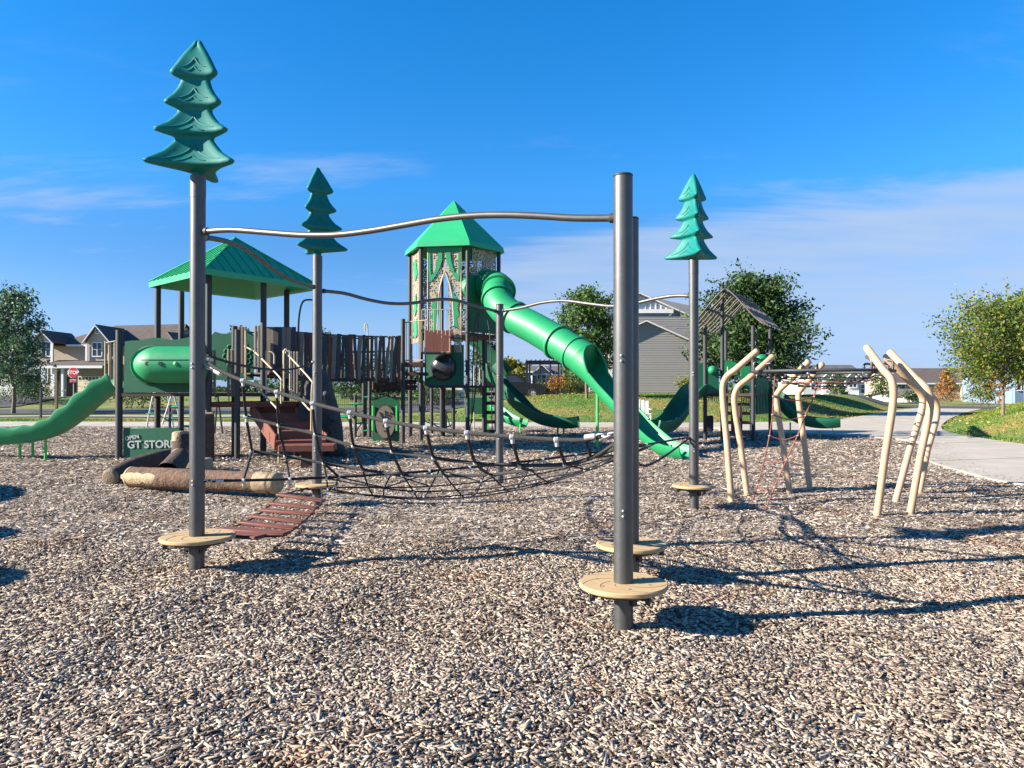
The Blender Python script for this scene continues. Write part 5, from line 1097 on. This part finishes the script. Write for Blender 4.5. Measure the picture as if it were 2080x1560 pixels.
for i in range(22):
    f = (i + .5) / 22; MB().box(Vector((bA[0], bA[1], bz(f) - .0)) + bdir * bl * f + bn * .55, (bl / 22 * .88, 1.05, .04), b_ang).build('floor_board', M['dbrown'], bridge, 0)
tones = 'gdggdbgdbdgdbgdddbdgdbdgbdggdbdgbd'
for side, cnt in ((0, 30), (1, 15)):
    top = []
    for i in range(cnt):
        f = (i + .5) / cnt; w = rnd.uniform(.075, .135) if side == 0 else .10; zb = bz(f) - (.0 + rnd.choice((0, 0, .1)) if side == 0 else -.05); zt = P(0, 667, 18.2).z * (1 - f) + P(0, 682, 21.5).z * f - .05 * math.sin(PI * f) + rnd.uniform(-.03, .01)
        lean = rnd.uniform(-.045, .045) + (.05 if f > .85 else 0); base = Vector((bA[0], bA[1], 0)) + bdir * bl * f + bn * (1.13 if side else -.04) ; m_ = (zb + zt) / 2; k_ = rnd.uniform(-.02, .02)
        ols = [(-w / 2 - lean, zb - m_), (w / 2 - lean, zb - m_), (w * .42 + k_, (zb - m_) * .3), (w / 2 + lean, zt - m_), (-w / 2 + lean, zt - m_), (-w * .55 + k_, (zt - m_) * .2)]
        MB().prism(ols, base + Vector((0, 0, m_)), bdir, (0, 0, 1), .035).build('plank', M[{'g': 'slatg', 'd': 'slatd', 'b': 'slatb'}[tones[(i + side * 5) % len(tones)]]], bridge, 0)
for s_ in (0, 1.1):
    rl = MB(); pts = [Vector((bA[0], bA[1], 0)) + bn * (s_ - .0) + bdir * bl * f + Vector((0, 0, P(0, 667, 18.2).z * (1 - f) + P(0, 682, 21.5).z * f - .05 * math.sin(PI * f) - .03)) for f in [i / 10 for i in range(11)]]; rl.tube(pts, .022, 8); rl.tube([p - Vector((0, 0, .42)) for p in pts], .015, 8); rl.build('handrail', M['post2'], bridge)
for px, D, zt in ((742, 25, 2.0), (751, 24, 2.35), (739, 24.4, 2.7)): post(px, D, zt, .06)
post(818.5, 21.7, 3.66); MB().tube(smooth([P(741, 672, 24.4), P(741, 661, 24.4), P(746, 660, 24.4), P(747, 690, 24.4)], 3), .022, 8).build('handrail', M['tanr'], play)
lb = MB(); lb.bar(P(757, 775, 22.6), P(845, 776, 23.2), .08, .14); lb.bar(P(757, 786, 22.4), P(845, 787, 23.0), .08, .16); lb.build('beam', M['dbrown'], play, 0)
# two side boards between the roof deck and the bridge
for i, (px, w, t_) in enumerate(((549, .12, 'g'), (556, .10, 'g'), (563, .1, 'd'), (571, .13, 'd'), (580, .10, 'g'), (590, .12, 'g'), (600, .11, 'd'))):
    a = P(px, 665, 18.0); b = P(px, 757, 18.0); MB().box((a + b) / 2 + Vector((0, -.14, 0)), (w, .035, a.z - b.z), bev=.012).build('side_board', M['slatg' if t_ == 'g' else 'slatd'], play, 30)
# drum panel
dx0, dx1 = GX(757, 22.1), GX(811, 22.1); dz0, dz1 = .02, P(0, 812, 22.1).z
dp = MB().prism([(dx0, dz0), (dx1, dz0), (dx1, dz1 - .05), (dx1 - .18, dz1 + .03), (dx1 - .28, dz1 + .07), (dx0 + .3, dz1 + .08), (dx0 + .15, dz1), (dx0, dz1 - .02)], (0, 22.1, 0), (1, 0, 0), (0, 0, 1), .05).build('drum_panel', M['dgreen'], play, 0)
cx_, cz_ = GX(783, 22.05), P(0, 857, 22.05).z
def ell(rx, rz_, y, th): return MB().prism([(cx_ + rx * math.cos(2 * PI * i / 40), cz_ + rz_ * math.sin(2 * PI * i / 40)) for i in range(40)], (0, y, 0), (1, 0, 0), (0, 0, 1), th)
ell(.33, .53, 22.06, .04).build('drum_rim', M['slatd'], dp, 30); ell(.29, .48, 22.03, .03).build('drum', M['slatg'], dp, 30)
hd = MB()
for a in (60, 90, 120): 
    for q in range(3): r0 = .16 + q * .075; hd.box((cx_ + r0 * math.cos(R(a)), 22.005, cz_ + r0 * math.sin(R(a)) * 1.05 - .02), (.03, .02, .055), rot=Matrix.Rotation(R(90 - a), 3, 'Y'))
hd.box((cx_, 22.005, cz_ - .27), (.09, .02, .03))
for a in (250, 270, 290): hd.box((cx_ + .17 * math.cos(R(a)), 22.005, cz_ + .13 * math.sin(R(a))), (.025, .02, .05))
hd.build('hand_print', M['ink'], dp, 0)
for px in (757.5, 806): MB().box((GX(px, 22.03), 22.03, P(0, 850, 22).z), (.05, .06, .75), bev=.01).build('edge_clip', M['lime'], dp, 0)
# --- round tower
TC = Vector((-1.88, 23.9, 0)); TR = 1.6
def hx(i, r_, z=0): a = R(231 + 60 * i); return Vector((TC.x + r_ * math.cos(a), TC.y + r_ * math.sin(a), z))
ZE = 6.08; ZA = 7.72
for i in range(6): p = hx(i, 1.47); MB().cyl((p.x, p.y, -.1), (p.x, p.y, ZE), .065, 20).build('post', M['post2'], play)
mb = MB(); e = [hx(i, 1.66, ZE) for i in range(6)]; e2_ = [hx(i, 1.66, ZE - .12) for i in range(6)]; in_ = [hx(i, 1.5, ZE - .10) for i in range(6)]; ap = Vector((TC.x, TC.y, ZA)); up_ = [hx(i, 1.62, ZE + .04) for i in range(6)]
mb.add(up_ + e2_ + in_ + [ap, ap - Vector((0, 0, .1))], [(i, (i + 1) % 6, 18) for i in range(6)] + [(i, 6 + i, 6 + (i + 1) % 6, (i + 1) % 6) for i in range(6)] + [(6 + i, 12 + i, 12 + (i + 1) % 6, 6 + (i + 1) % 6) for i in range(6)] + [(12 + i, 19, 12 + (i + 1) % 6) for i in range(6)])
troof = mb.build('tower_roof', M['roof'], play, 0)
# pierced tan panels
def pierced(name, c, sc_=9.0, hole=.32):
    m = mat(name, c, .5, 0, .06, 5); nt = m.node_tree; l = nt.links; b = nt.nodes['Principled BSDF']
    t_ = nt.nodes.new('ShaderNodeTexCoord'); vo = nt.nodes.new('ShaderNodeTexVoronoi'); vo.inputs['Scale'].default_value = sc_; vo.inputs['Randomness'].default_value = .55; l.new(t_.outputs['Object'], vo.inputs['Vector'])
    lt_ = nt.nodes.new('ShaderNodeMath'); lt_.operation = 'GREATER_THAN'; lt_.inputs[1].default_value = hole; l.new(vo.outputs['Distance'], lt_.inputs[0]); l.new(lt_.outputs[0], b.inputs['Alpha']); return m
M['pierced'] = pierced('pierced_tan_sheet', (.36, .30, .195), 15, .47)
def facet(i): a, b = hx(i, 1.40), hx(i + 1, 1.40); u = (b - a).normalized(); return a, b, u
def fp(i, f, z, off=0.0):
    a, b, u = facet(i); p = a.lerp(b, f); nrm = Vector((u.y, -u.x, 0)); return Vector((p.x, p.y, z)) + nrm * off
def panel(i, f0, f1, z0, z1, m, nm, off=0, th=.02, hole=None):
    a, b, u = facet(i); w = (b - a).length; nrm = Vector((u.y, -u.x, 0)); o = Vector((a.x, a.y, 0)) + nrm * off
    ol = [(w * f0, z0), (w * f1, z0), (w * f1, z1), (w * f0, z1)] if hole is None else hole(w)
    return MB().prism(ol, o, u, (0, 0, 1), th).build(nm, m, play, 0)
def flatshape(i, pts, m, nm, par, off=.02, th=.02):
    a, b, u = facet(i); w = (b - a).length; nrm = Vector((u.y, -u.x, 0)); sg = [(Vector(p).x * w, Vector(p).y) for p in pts]
    return MB().prism(sg, Vector((a.x, a.y, 0)) + nrm * off, u, (0, 0, 1), th).build(nm, m, par, 0)
zt_, zb_ = 5.95, 2.72
# front facet is made of two leaves either side of a pointed window, so the opening is a real gap
arch = [(.36, 3.9), (.37, 4.35), (.41, 4.75), (.47, 5.05), (.52, 5.2)]
left_ = [(.13, zb_), (.30, zb_), (.33, 3.4)] + [(a, b) for a, b in arch] + [(.52, zt_), (.13, zt_)]
right_ = [(.88, zb_), (.88, zt_), (.52, zt_), (.52, 5.2), (.57, 5.05), (.64, 4.75), (.69, 4.35), (.71, 3.9), (.72, 3.6), (.72, zb_)]
fa = flatshape(0, left_, M['pierced'], 'tower_panel', play, .06); fb = flatshape(0, right_, M['pierced'], 'tower_panel', play, .06)
edge = lambda i, pts, par, r_=.018, off=.075: MB().tube([fp(i, f, z, off) for f, z in pts], r_, 8).build('frame', M['tanr'], par)
edge(0, [(.13, zt_), (.13, zb_)], fa); edge(0, [(.88, zt_), (.88, zb_)], fb); edge(0, [(.33, 3.4)] + arch + [(.57, 5.05), (.64, 4.75), (.69, 4.35), (.71, 3.9), (.72, 3.5)], fa, .026)
for pts in ([(.15, 5.78), (.15, 5.25), (.17, 4.93), (.21, 4.9), (.30, 5.05), (.40, 5.3), (.46, 5.55), (.46, 5.78), (.37, 5.78), (.34, 5.45), (.27, 5.15), (.2, 5.1), (.19, 5.78)],
            [(.86, 5.78), (.86, 5.25), (.84, 4.93), (.80, 4.9), (.72, 5.05), (.62, 5.3), (.55, 5.55), (.54, 5.78), (.64, 5.78), (.67, 5.45), (.74, 5.15), (.81, 5.1), (.82, 5.78)],
            [(.14, 5.95), (.87, 5.95), (.87, 5.80), (.14, 5.80)],
            [(.36, 4.55), (.28, 4.3), (.2, 4.15), (.25, 4.0), (.2, 3.8), (.27, 3.65), (.22, 3.45), (.30, 3.4), (.34, 3.7), (.33, 4.1)],
            [(.68, 4.6), (.76, 4.4), (.86, 4.3), (.79, 4.1), (.85, 3.85), (.78, 3.75), (.82, 3.5), (.74, 3.45), (.72, 3.8), (.72, 4.2)],
            [(.15, 3.35), (.28, 3.45), (.27, 3.1), (.29, 2.85), (.2, 2.8), (.24, 3.1), (.19, 3.2)]):
    flatshape(0, pts, M['green'], 'leaf_shape', fa, .085, .03)
bars = MB()
for k in range(8):
    f = .735 + k * .019; a = fp(0, f, 3.9, .085); b = fp(0, f, zb_ + .03, .085); bars.cyl(a, b, .0085, 6)
bars.build('bar', M['tanr'], fb)
# left facet
fl = flatshape(5, [(.25, 3.05), (.85, 3.05), (.85, 5.9), (.25, 5.9)], M['pierced'], 'tower_panel', play, .05)
for pts in ([(.35, 5.6), (.6, 5.7), (.75, 5.2), (.55, 5.0), (.45, 5.3)], [(.4, 4.4), (.62, 4.6), (.7, 4.1), (.5, 3.9)], [(.35, 3.7), (.7, 3.8), (.75, 3.3), (.45, 3.2)]): flatshape(5, pts, M['green'], 'leaf_shape', fl, .075, .03)
edge(5, [(.25, 5.9), (.25, 3.05), (.85, 3.05), (.85, 5.9)], fl)
# right facet: pierced head over a green sheet with the slide port
fr_ = flatshape(1, [(.14, 5.1), (.86, 5.1), (.86, 5.95), (.14, 5.95)], M['pierced'], 'tower_panel', play, .04)
flatshape(1, [(.05, 3.35), (.95, 3.35), (.95, 5.12), (.05, 5.12)], M['dgreen'], 'slide_port_panel', play, .04, .03)
for i in (2, 3, 4): flatshape(i, [(.14, 3.2), (.86, 3.2), (.86, 5.9), (.14, 5.9)], M['pierced'], 'tower_panel', play, .04)
# decks inside the tower
for z in (3.28, 1.67): MB().prism([(hx(i, 1.5).x, hx(i, 1.5).y) for i in range(6)], (0, 0, z), (1, 0, 0), (0, 1, 0), .07).build('tower_deck', M['dbrown'], play, 0)
# projecting bay on the front of the tower
ba = P(857, 720, 21.9); bb = P(913, 720, 21.9); zt2 = P(0, 629, 21.9).z; zm = P(0, 668, 21.9).z; zl = P(0, 715, 21.9).z
bay = MB(); bay.box(((ba.x + bb.x) / 2, 22.2, zl - .02), (bb.x - ba.x, .62, .05)); bay.box(((ba.x + bb.x) / 2, 22.48, (zl + zm) / 2), (bb.x - ba.x, .04, zm - zl))
bay = bay.build('bay', M['brown'], play, 0)
br_ = MB()
for k in range(8): x = ba.x + (bb.x - ba.x) * k / 7; br_.cyl((x, 21.9, zl), (x, 21.9, zt2), .011, 6)
for z in (zl, zt2): br_.tube([(ba.x, 22.4, z), (ba.x, 21.9, z), (bb.x, 21.9, z), (bb.x, 22.4, z)], .017, 8)
br_.build('bay_rail', M['tanr'], bay)
# railing between the bridge post and tower
rl = MB(); a = P(821, 655, 21.8); b = P(868, 650, 21.6); zz_ = P(0, 732, 21.7).z
rl.tube([a, b], .018, 8); rl.tube([(a.x, a.y, zz_), (b.x, b.y, zz_)], .018, 8)
for k in range(5): p = a.lerp(b, (k + .5) / 5); rl.cyl(p, (p.x, p.y, zz_), .011, 6)
rl.build('guard_rail', M['tanr'], play)
rl = MB(); a = P(913, 686, 21.9); b = P(941, 688, 22.0); rl.tube([a, b], .022, 8); rl.build('guard_rail', M['post2'], play)
bx2 = MB(); bx2.box(P(840, 741, 22.2), (.62, .5, .14)); bx2.box(P(845, 760, 22.4), (.7, .5, .10)); bx2.build('step_deck', M['dbrown'], play, 0)
# lower green panel with the bubble window
lw = flatshape(0, [(.06, 1.7), (.94, 1.7), (.94, 2.95), (.06, 2.95)], M['dgreen'], 'bubble_panel', play, .05, .03)
bc = fp(0, .48, 2.26, .06); rm = MB(); nrm = (fp(0, .5, 0, 1) - fp(0, .5, 0, 0)); uu = facet(0)[2]
rm.tube([bc + uu * (.41 * math.cos(2 * PI * i / 32)) + Vector((0, 0, .41 * math.sin(2 * PI * i / 32))) for i in range(32)], .02, 8, closed=True); rm.build('bubble_rim', M['slatd'], lw)
bbm = mat('clear_bubble', (.03, .035, .04), .22, 0, .1, 3, spec=.6)
vs = []; n = 24
for k in range(7):
    a = PI / 2 * k / 6
    for i in range(n): b = 2 * PI * i / n; vs.append(bc + nrm * (.24 * math.sin(a)) + (uu * math.cos(b) + Vector((0, 0, 1)) * math.sin(b)) * (.40 * math.cos(a) + .001))
MB().add(vs, [(k * n + i, k * n + (i + 1) % n, (k + 1) * n + (i + 1) % n, (k + 1) * n + i) for k in range(6) for i in range(n)]).build('bubble_window', bbm, lw, 60)
for (px, D, zt) in ((901, 24.6, 1.7), (921, 24.4, 1.7), (877, 26.4, 1.7), (834, 24.6, 3.3), (986, 26.4, 3.4), (1006, 26.8, 3.2), (860, 25.6, 1.7)): post(px, D, zt, .06)
# black ladder with wide rungs, hand loops, little counter under the tower
ld_ = MB()
for k in range(5): ld_.box(P(993, 800 + k * 19, 25.3), (.42, .10, .12), bev=.02)
ld_.build('rung_ladder', M['ink'], play, 0)
for pts in ([(958, 860), (962, 700), (968, 640), (975, 640)], [(1000, 880), (996, 700), (990, 650)], [(953, 880), (966, 790), (972, 640)]): MB().tube(smooth([P(a, b, 22.6) for a, b in pts], 5), .017, 8).build('hand_pole', M['post2'], play)
MB().tube(smooth([P(963, 880, 25), P(963, 712, 25), P(967, 706, 25), P(974, 712, 25), P(974, 780, 25)], 4), .02, 8).build('handrail', M['tanr'], play)
cn = MB(); cn.box(P(964, 824, 27), (.72, .04, .60), bev=.02); cn.box(P(964, 853, 26.9), (.66, .3, .05), bev=.02); cn.build('play_counter', M['dgreen'], play)
MB().box(P(991, 830, 26), (.06, .05, 1.5)).build('panel_edge', M['lime'], play, 0)
# big tube slide
cl_ = [P(955, 592, 23.6), P(978, 583, 23.4), P(1000, 580, 23.1), P(1013, 587, 22.7), P(1010, 602, 22.2), P(1018, 622, 21.8), P(1045, 645, 21.4), P(1090, 669, 20.8), P(1140, 699, 20.1), P(1190, 731, 19.4)]
cp = smooth(cl_, 6); tr_ = .445
tube = MB().tube(cp, [tr_ * (1.12 - .12 * min(1, i / 26)) for i in range(len(cp))], 36).build('tube_slide', M['green'], play, 50)
def flange(p, d, r_, w=.05, m='green'):
    d = d.normalized(); MB().tube([p - d * (w + .002), p - d * w, p + d * w, p + d * (w + .002)], [r_ - .04, r_ + .045, r_ + .045, r_ - .04], 36).build('flange', M[m], tube, 30)
flange(P(1045, 645, 21.4), P(1090, 669, 20.8) - P(1003, 606, 22.0), tr_ + .01, .045); flange(P(1133, 695, 20.2), P(1190, 731, 19.4) - P(1090, 669, 20.8), tr_ + .01, .045)
flange(cp[26], cp[27] - cp[25], tr_ + .01, .04); flange(cp[20], cp[21] - cp[19], tr_ + .04, .05); flange(cp[9], cp[10] - cp[8], tr_ + .05, .05)
flange(P(1170, 718, 19.7), P(1190, 731, 19.4) - P(1140, 699, 20.1), tr_, .015)
# open mouth and trough: U section that opens from the full tube
mp_ = smooth([P(1188, 730, 19.43), P(1212, 752, 19.1), P(1240, 786, 18.75), P(1278, 826, 18.3), P(1318, 865, 17.8), P(1350, 891, 17.4), P(1378, 901, 17.1), P(1398, 903, 16.9)], 7)
def mouth(i, t):
    op = min(1, t / .16); a0 = R(4 + 88 * op ** .6); rr_ = tr_ * (1 - .25 * min(1, t / .3)); n = 20; o = []
    for k in range(n + 1):
        a = PI / 2 + a0 + (2 * PI - 2 * a0) * k / n; o.append((rr_ * math.cos(a), rr_ * math.sin(a) + (tr_ - rr_) * -.3))
    r2 = rr_ + .028
    for k in range(n, -1, -1):
        a = PI / 2 + a0 + (2 * PI - 2 * a0) * k / n; o.append((r2 * math.cos(a), r2 * math.sin(a) + (tr_ - rr_) * -.3))
    return o
MB().sweep(mouth, mp_, True).build('slide_mouth', M['green'], tube, 50)
rim = [];
for i, p in enumerate(mp_[:26]):
    t = i / (len(mp_) - 1); pr = mouth(i, t); tt = (mp_[min(i + 1, len(mp_) - 1)] - mp_[max(i - 1, 0)]).normalized(); sd_ = tt.cross(Vector((0, 0, 1))).normalized(); u = sd_.cross(tt); rim.append((p + sd_ * pr[0][0] + u * pr[0][1], p + sd_ * pr[20][0] + u * pr[20][1]))
MB().tube([r_[0] for r_ in rim[1:]], .032, 8).tube([r_[1] for r_ in rim[1:]], .032, 8).build('mouth_rim', M['green'], tube)
flange(P(1330, 875, 17.65), P(1350, 891, 17.4) - P(1318, 865, 17.8), .34, .02) if False else None
sea = MB(); sea.tube([p + Vector((-.30, -.92, .12)).normalized() * (tr_ + .001) for p in cp[27:]], .007, 5); sea.build('mould_seam', M['dgreen'], tube)
for (p, d) in ((P(1045, 645, 21.4), P(1090, 669, 20.8) - P(1003, 606, 22.0)), (P(1133, 695, 20.2), P(1190, 731, 19.4) - P(1090, 669, 20.8))):
    d = d.normalized(); a1 = d.cross(Vector((0, 0, 1))).normalized(); a2 = a1.cross(d); bo = MB()
    for q in range(14): c = p + (a1 * math.cos(2 * PI * q / 14) + a2 * math.sin(2 * PI * q / 14)) * (tr_ + .02); bo.cyl(c - d * .06, c + d * .06, .014, 6)
    bo.build('flange_bolts', M['alu'], tube)
for (px, D, zt) in ((1213.5, 20.0, 2.3), (1362, 17.2, .3)): MB().cyl((GX(px, D), D, -.1), (GX(px, D), D, zt), .04, 12).build('leg', M['lime'], tube)
# wave slide in the centre and the dark green chute above it
s2, _ = slide([P(985, 748, 26.2), P(1003, 775, 26), P(1030, 805, 25.8), P(1062, 838, 25.5), P(1100, 860, 25.3), P(1145, 868, 25.1), P(1176, 866, 25)], .62, .34, M['dgreen'], wavy=.03, waves=3, legs=[(1145, 25.1, .25, .035), (1133, 25.4, .25, .035), (1057, 26.8, .5, .03)])
slide([P(945, 690, 27), P(975, 715, 27), P(1003, 742, 27), P(1024, 765, 27)], .7, .4, M['dgreen'], nm='chute')
slide([P(1000, 830, 28), P(1022, 850, 27.6), P(1045, 862, 27.2), P(1065, 866, 27)], .5, .25, M['green'], nm='small_slide')
# --- things standing round the structure
def pads(name, label, px, D, n, h, hue='green', rad=.55, turns=1.2):
    x, y = GX(px, D), D; t = thing(name, label, 'climber', (x, y, 0)); MB().cyl((x, y, -.05), (x, y, h), .05, 12).build('post', M['post2'], t)
    for i in range(n):
        a = turns * 2 * PI * i / n; z = h * (i + 1) / n * .95; c = Vector((x + rad * math.cos(a), y + rad * math.sin(a), z)); q = MB().ball(c, .26, 14, 6, (1, .8, .16)).build('leaf_pad', M['green'], t, 60)
        MB().tube(smooth([(x, y, z - .3), ((x + c.x) / 2, (y + c.y) / 2, z - .12), c], 4), .02, 8).build('arm', M['post2'], q)
    return t
pads('leaf_climber', 'spiral climber of green leaf pads left of the drum panel', 722, 24.5, 6, 1.4, rad=.45)
pads('leaf_climber', 'green leaf pad climber seen behind the roofed deck', 345, 27, 4, 1.0)
t = thing('arch_climber', 'grey bent tube climber behind the green shop panel', 'climber', (GX(325, 30), 30, 0))
for pts in ([(298, 868), (312, 800), (322, 790)], [(322, 790), (340, 800), (352, 868)], [(330, 862), (345, 815), (352, 800), (365, 850), (367, 868)]): MB().tube(smooth([P(a, min(b, 869), 30) for a, b in pts], 4), .035, 10).build('tube', M['steel'], t)
MB().tube([P(318, 800, 30), P(352, 800, 30)], .02, 8).build('cross_bar', M['steel'], t)
t = thing('balance_frame', 'thin dark leaning frame standing behind the low deck', 'climber', (GX(448, 25), 25, 0)); MB().tube([P(442, 805, 25), P(452, 880, 25)], .035, 8).build('leg', M['post2'], t); MB().tube([P(442, 805, 25), P(436, 880, 25.6)], .03, 8).build('leg', M['post2'], t); MB().tube([P(440, 806, 24), P(444, 806, 26)], .03, 8).build('bar', M['post2'], t)
t = thing('rope_dome', 'small black rope climber with looping ropes under the tower', 'climber', (GX(880, 27.5), 27.5, 0)); rb = MB()
for pts in ([(858, 865), (870, 800), (885, 780)], [(885, 780), (900, 820), (915, 868)], [(865, 835), (880, 828), (905, 835)], [(852, 845), (868, 858), (900, 862)], [(860, 800), (875, 812), (878, 868)]): rb.tube(smooth([P(a, b, 27.5) for a, b in pts], 4), .022, 7)
rb.build('rope', M['rope'], t)
t = thing('rocker', 'dark grey seesaw bench in the shade below the slide tower', 'seesaw', (GX(905, 29), 29, 0)); MB().tube(smooth([P(870, 852, 29), P(888, 866, 29), P(905, 868, 29), P(922, 860, 29)], 4), .03, 8).build('beam', M['post2'], t); MB().box(P(905, 836, 29), (.9, .35, .08), bev=.03).build('seat', M['slatd'], t); MB().cyl((GX(905, 29), 29, -.05), P(905, 838, 29), .06, 10).build('post', M['post2'], t)

# ------------------------------------------------------------------ small tower with slatted roof on the right
tow = thing('slatted_tower', 'small play tower with a grey slatted gable roof and two green slides', 'playground', (7.2, 23.6, 0)); play_cur[0] = tow
uD = Vector((.5, .866, 0)).normalized(); vD = Vector((-.866, .5, 0)).normalized(); C_ = Vector((7.25, 22.2, 0)); E_ = C_ + uD * 2.6; A_ = C_ + vD * 1.45; K_ = E_ + vD * 1.45
for p, zt in ((C_, 3.5), (E_, 3.6), (A_, 3.55), (K_, 3.6)): MB().cyl((p.x, p.y, -.1), (p.x, p.y, zt), .06, 18).build('post', M['post2'], tow)
rp0 = (C_ + A_) / 2; q = P(1467, 582, 22.9); MB().cyl((GX(1467, 22.9), 22.9, -.1), (q.x, 22.9, q.z), .06, 18).build('post', M['post2'], tow)
ridge0 = Vector((rp0.x, rp0.y, 4.62)) - uD * .35; ridge1 = ridge0 + uD * 3.2
for sg, over in ((1, 1.08), (-1, 1.05)):
    sl = MB(); n = 9
    rs_ = MB()
    for k in range(n):
        f = k / (n - 1); a = ridge0.lerp(ridge1, f) + vD * sg * .03; b = a + vD * sg * over + Vector((0, 0, -1.10))
        pts = [a, a.lerp(b, .25) + Vector((0, 0, .05 * (-1) ** k * .6)), a.lerp(b, .5), a.lerp(b, .75) + Vector((0, 0, -.03)), b]
        rs_.sweep([(-.075, 0), (-.06, .016), (.06, .016), (.075, 0), (.06, -.016), (-.06, -.016)], smooth(pts, 3), True)
    rs_.build('roof_slats', M['slatg'], tow, 30)
bm_ = MB()
for z_, o_ in ((-.06, .06), (-.60, .52)):
    for sg in (1, -1): bm_.bar(ridge0 + vD * sg * o_ + Vector((0, 0, z_)), ridge1 + vD * sg * o_ + Vector((0, 0, z_)), .05, .07)
bm_.build('roof_beam', M['post2'], tow, 0)
dz = 1.42
MB().prism([(C_.x, C_.y), (E_.x, E_.y), (K_.x, K_.y), (A_.x, A_.y)], (0, 0, dz), (1, 0, 0), (0, 1, 0), .08).build('deck', M['dbrown'], tow, 0)
def tpan(px0, px1, y0, y1, D, m, nm='side_panel', dD=0.0):
    a = P(px0, y1, D); b = P(px1, y1, D + dD); z0, z1 = P(0, y1, D).z, P(0, y0, D).z; u = Vector((b.x - a.x, b.y - a.y, 0)); w = u.length
    return MB().prism([(0, z0), (w, z0), (w, z1 - .06), (w * .8, z1), (w * .2, z1 + .02), (0, z1 - .05)], (a.x, a.y, 0), u, (0, 0, 1), .035).build(nm, M[m], tow, 0)
tpan(1404, 1436, 738, 800, 23.0, 'dgreen'); tpan(1436, 1460, 745, 800, 22.9, 'dgreen'); cp_ = tpan(1536, 1562, 768, 842, 23.2, 'dgreen', 'climb_panel', 1.2)
for k in range(4): MB().bar(P(1540 + k * 6, 836, 23.15 + k * .28), P(1540 + k * 6, 775, 23.15 + k * .28), .02, .02, (1, 0, 0)).build('rib', M['green'], cp_)
tpan(1470, 1498, 735, 762, 24.2, 'green'); tpan(1505, 1530, 745, 790, 24.6, 'green'); MB().ball(P(1548, 730, 24.8), .22, 14, 8, (1, .6, .8)).build('canopy_bump', M['green'], tow)
MB().tube([P(1497, 790, 23.6), P(1497, 790, 24.4)], .42, 24, caps=False).build('crawl_tunnel', M['dgreen'], tow); MB().ball(P(1447, 752, 22.8), .14, 10, 7).build('bubble', M['green'], tow)
gr = MB()
for k in range(6): gr.cyl(P(1440 + k * 3.8, 745, 22.9), P(1440 + k * 3.8, 815, 22.9), .011, 6)
for k in range(5): gr.cyl(P(1506 + k * 5, 800, 22.7), P(1506 + k * 5, 836, 22.7), .011, 6)
gr.tube([P(1438, 744, 22.9), P(1460, 744, 22.9)], .016, 8); gr.tube([P(1505, 800, 22.7), P(1529, 800, 22.7)], .016, 8); gr.build('guard_rail', M['post2'], tow)
for (y0, w, z_) in ((23.0, .62, 1.12), (22.7, .66, .85), (22.4, .70, .58), (22.1, .74, .30)): MB().box((GX(1499, y0), y0, z_), (w, .32, .09), bev=.01).build('step', M['brown'], tow)
MB().box((GX(1499, 22.6), 22.75, .62), (.08, .9, .9)).build('stringer', M['dbrown'], tow, 0)
for px in (1478, 1524): MB().tube(smooth([P(px, 745, 23.3), P(px, 830, 22.8), P(px, 880, 22.3)], 4), .018, 8).build('handrail', M['tanr'], tow)
slide([P(1418, 800, 23.2), P(1408, 806, 22.8), P(1392, 828, 22.4), P(1375, 852, 22), P(1355, 872, 21.5), P(1335, 878, 21), P(1318, 876, 20.7)], .6, .32, M['dgreen'], wavy=.02, waves=3, legs=[(1340, 21.2, .25, .03)])
slide([P(1562, 800, 24.7), P(1575, 812, 24.6), P(1592, 832, 24.4), P(1612, 852, 24.2), P(1640, 864, 24), P(1675, 868, 23.8), P(1704, 866, 23.7)], .58, .30, M['dgreen'], wavy=.02, waves=3, legs=[(1605, 24.3, .5, .025), (1665, 23.9, .22, .03)])
MB().box(P(1440, 860, 23.6), (.25, .2, .5), bev=.03).build('foot_block', M['slatd'], tow)
# unseen boulders added off to the left, to cast shade onto the left edge
bt = thing('shade_boulder', 'dark boulder added unseen beyond the left edge to cast shade, nearest of the row', 'boulder', (-7.5, 5.3, 0))
MB().ball((-7.5, 5.3, .6), .8, 20, 12, (1.0, 1.3, 1.35)).build('boulder', M['rockd'], bt, 60)
bt = thing('shade_boulder', 'middle dark boulder in the unseen row added beyond the left edge to cast shade', 'boulder', (-8.8, 7.0, 0))
MB().ball((-8.8, 7.0, .6), .85, 20, 12, (1.0, 1.5, 1.3)).build('boulder', M['rockd'], bt, 60)
bt = thing('shade_boulder', 'taller dark boulder added unseen beyond the left edge to cast shade, the farthest of the row', 'boulder', (-10.65, 9.2, 0))
MB().ball((-10.65, 9.2, .6), .9, 20, 12, (1.0, 3.0, 1.25)).build('boulder', M['rockd'], bt, 60)

GRP = {'background_tree': 'trees far behind the playground', 'young_tree': 'young trees on the lawns and street', 'bush': 'bushes around the lawns and houses', 'autumn_tree': 'small trees in autumn colours', 'play_log': 'moulded logs behind the left pole', 'log_stump': 'moulded stumps beside the logs', 'leaf_climber': 'green leaf pad climbers', 'trail_post': 'posts beside the street lawn', 'metal_fence': 'dark metal fences', 'shade_boulder': 'unseen boulders added beyond the left edge to cast shade'}
for o in col.objects:
    k_ = o.name.split('.')[0]
    if o.parent is None and k_ in GRP: o['group'] = GRP[k_]
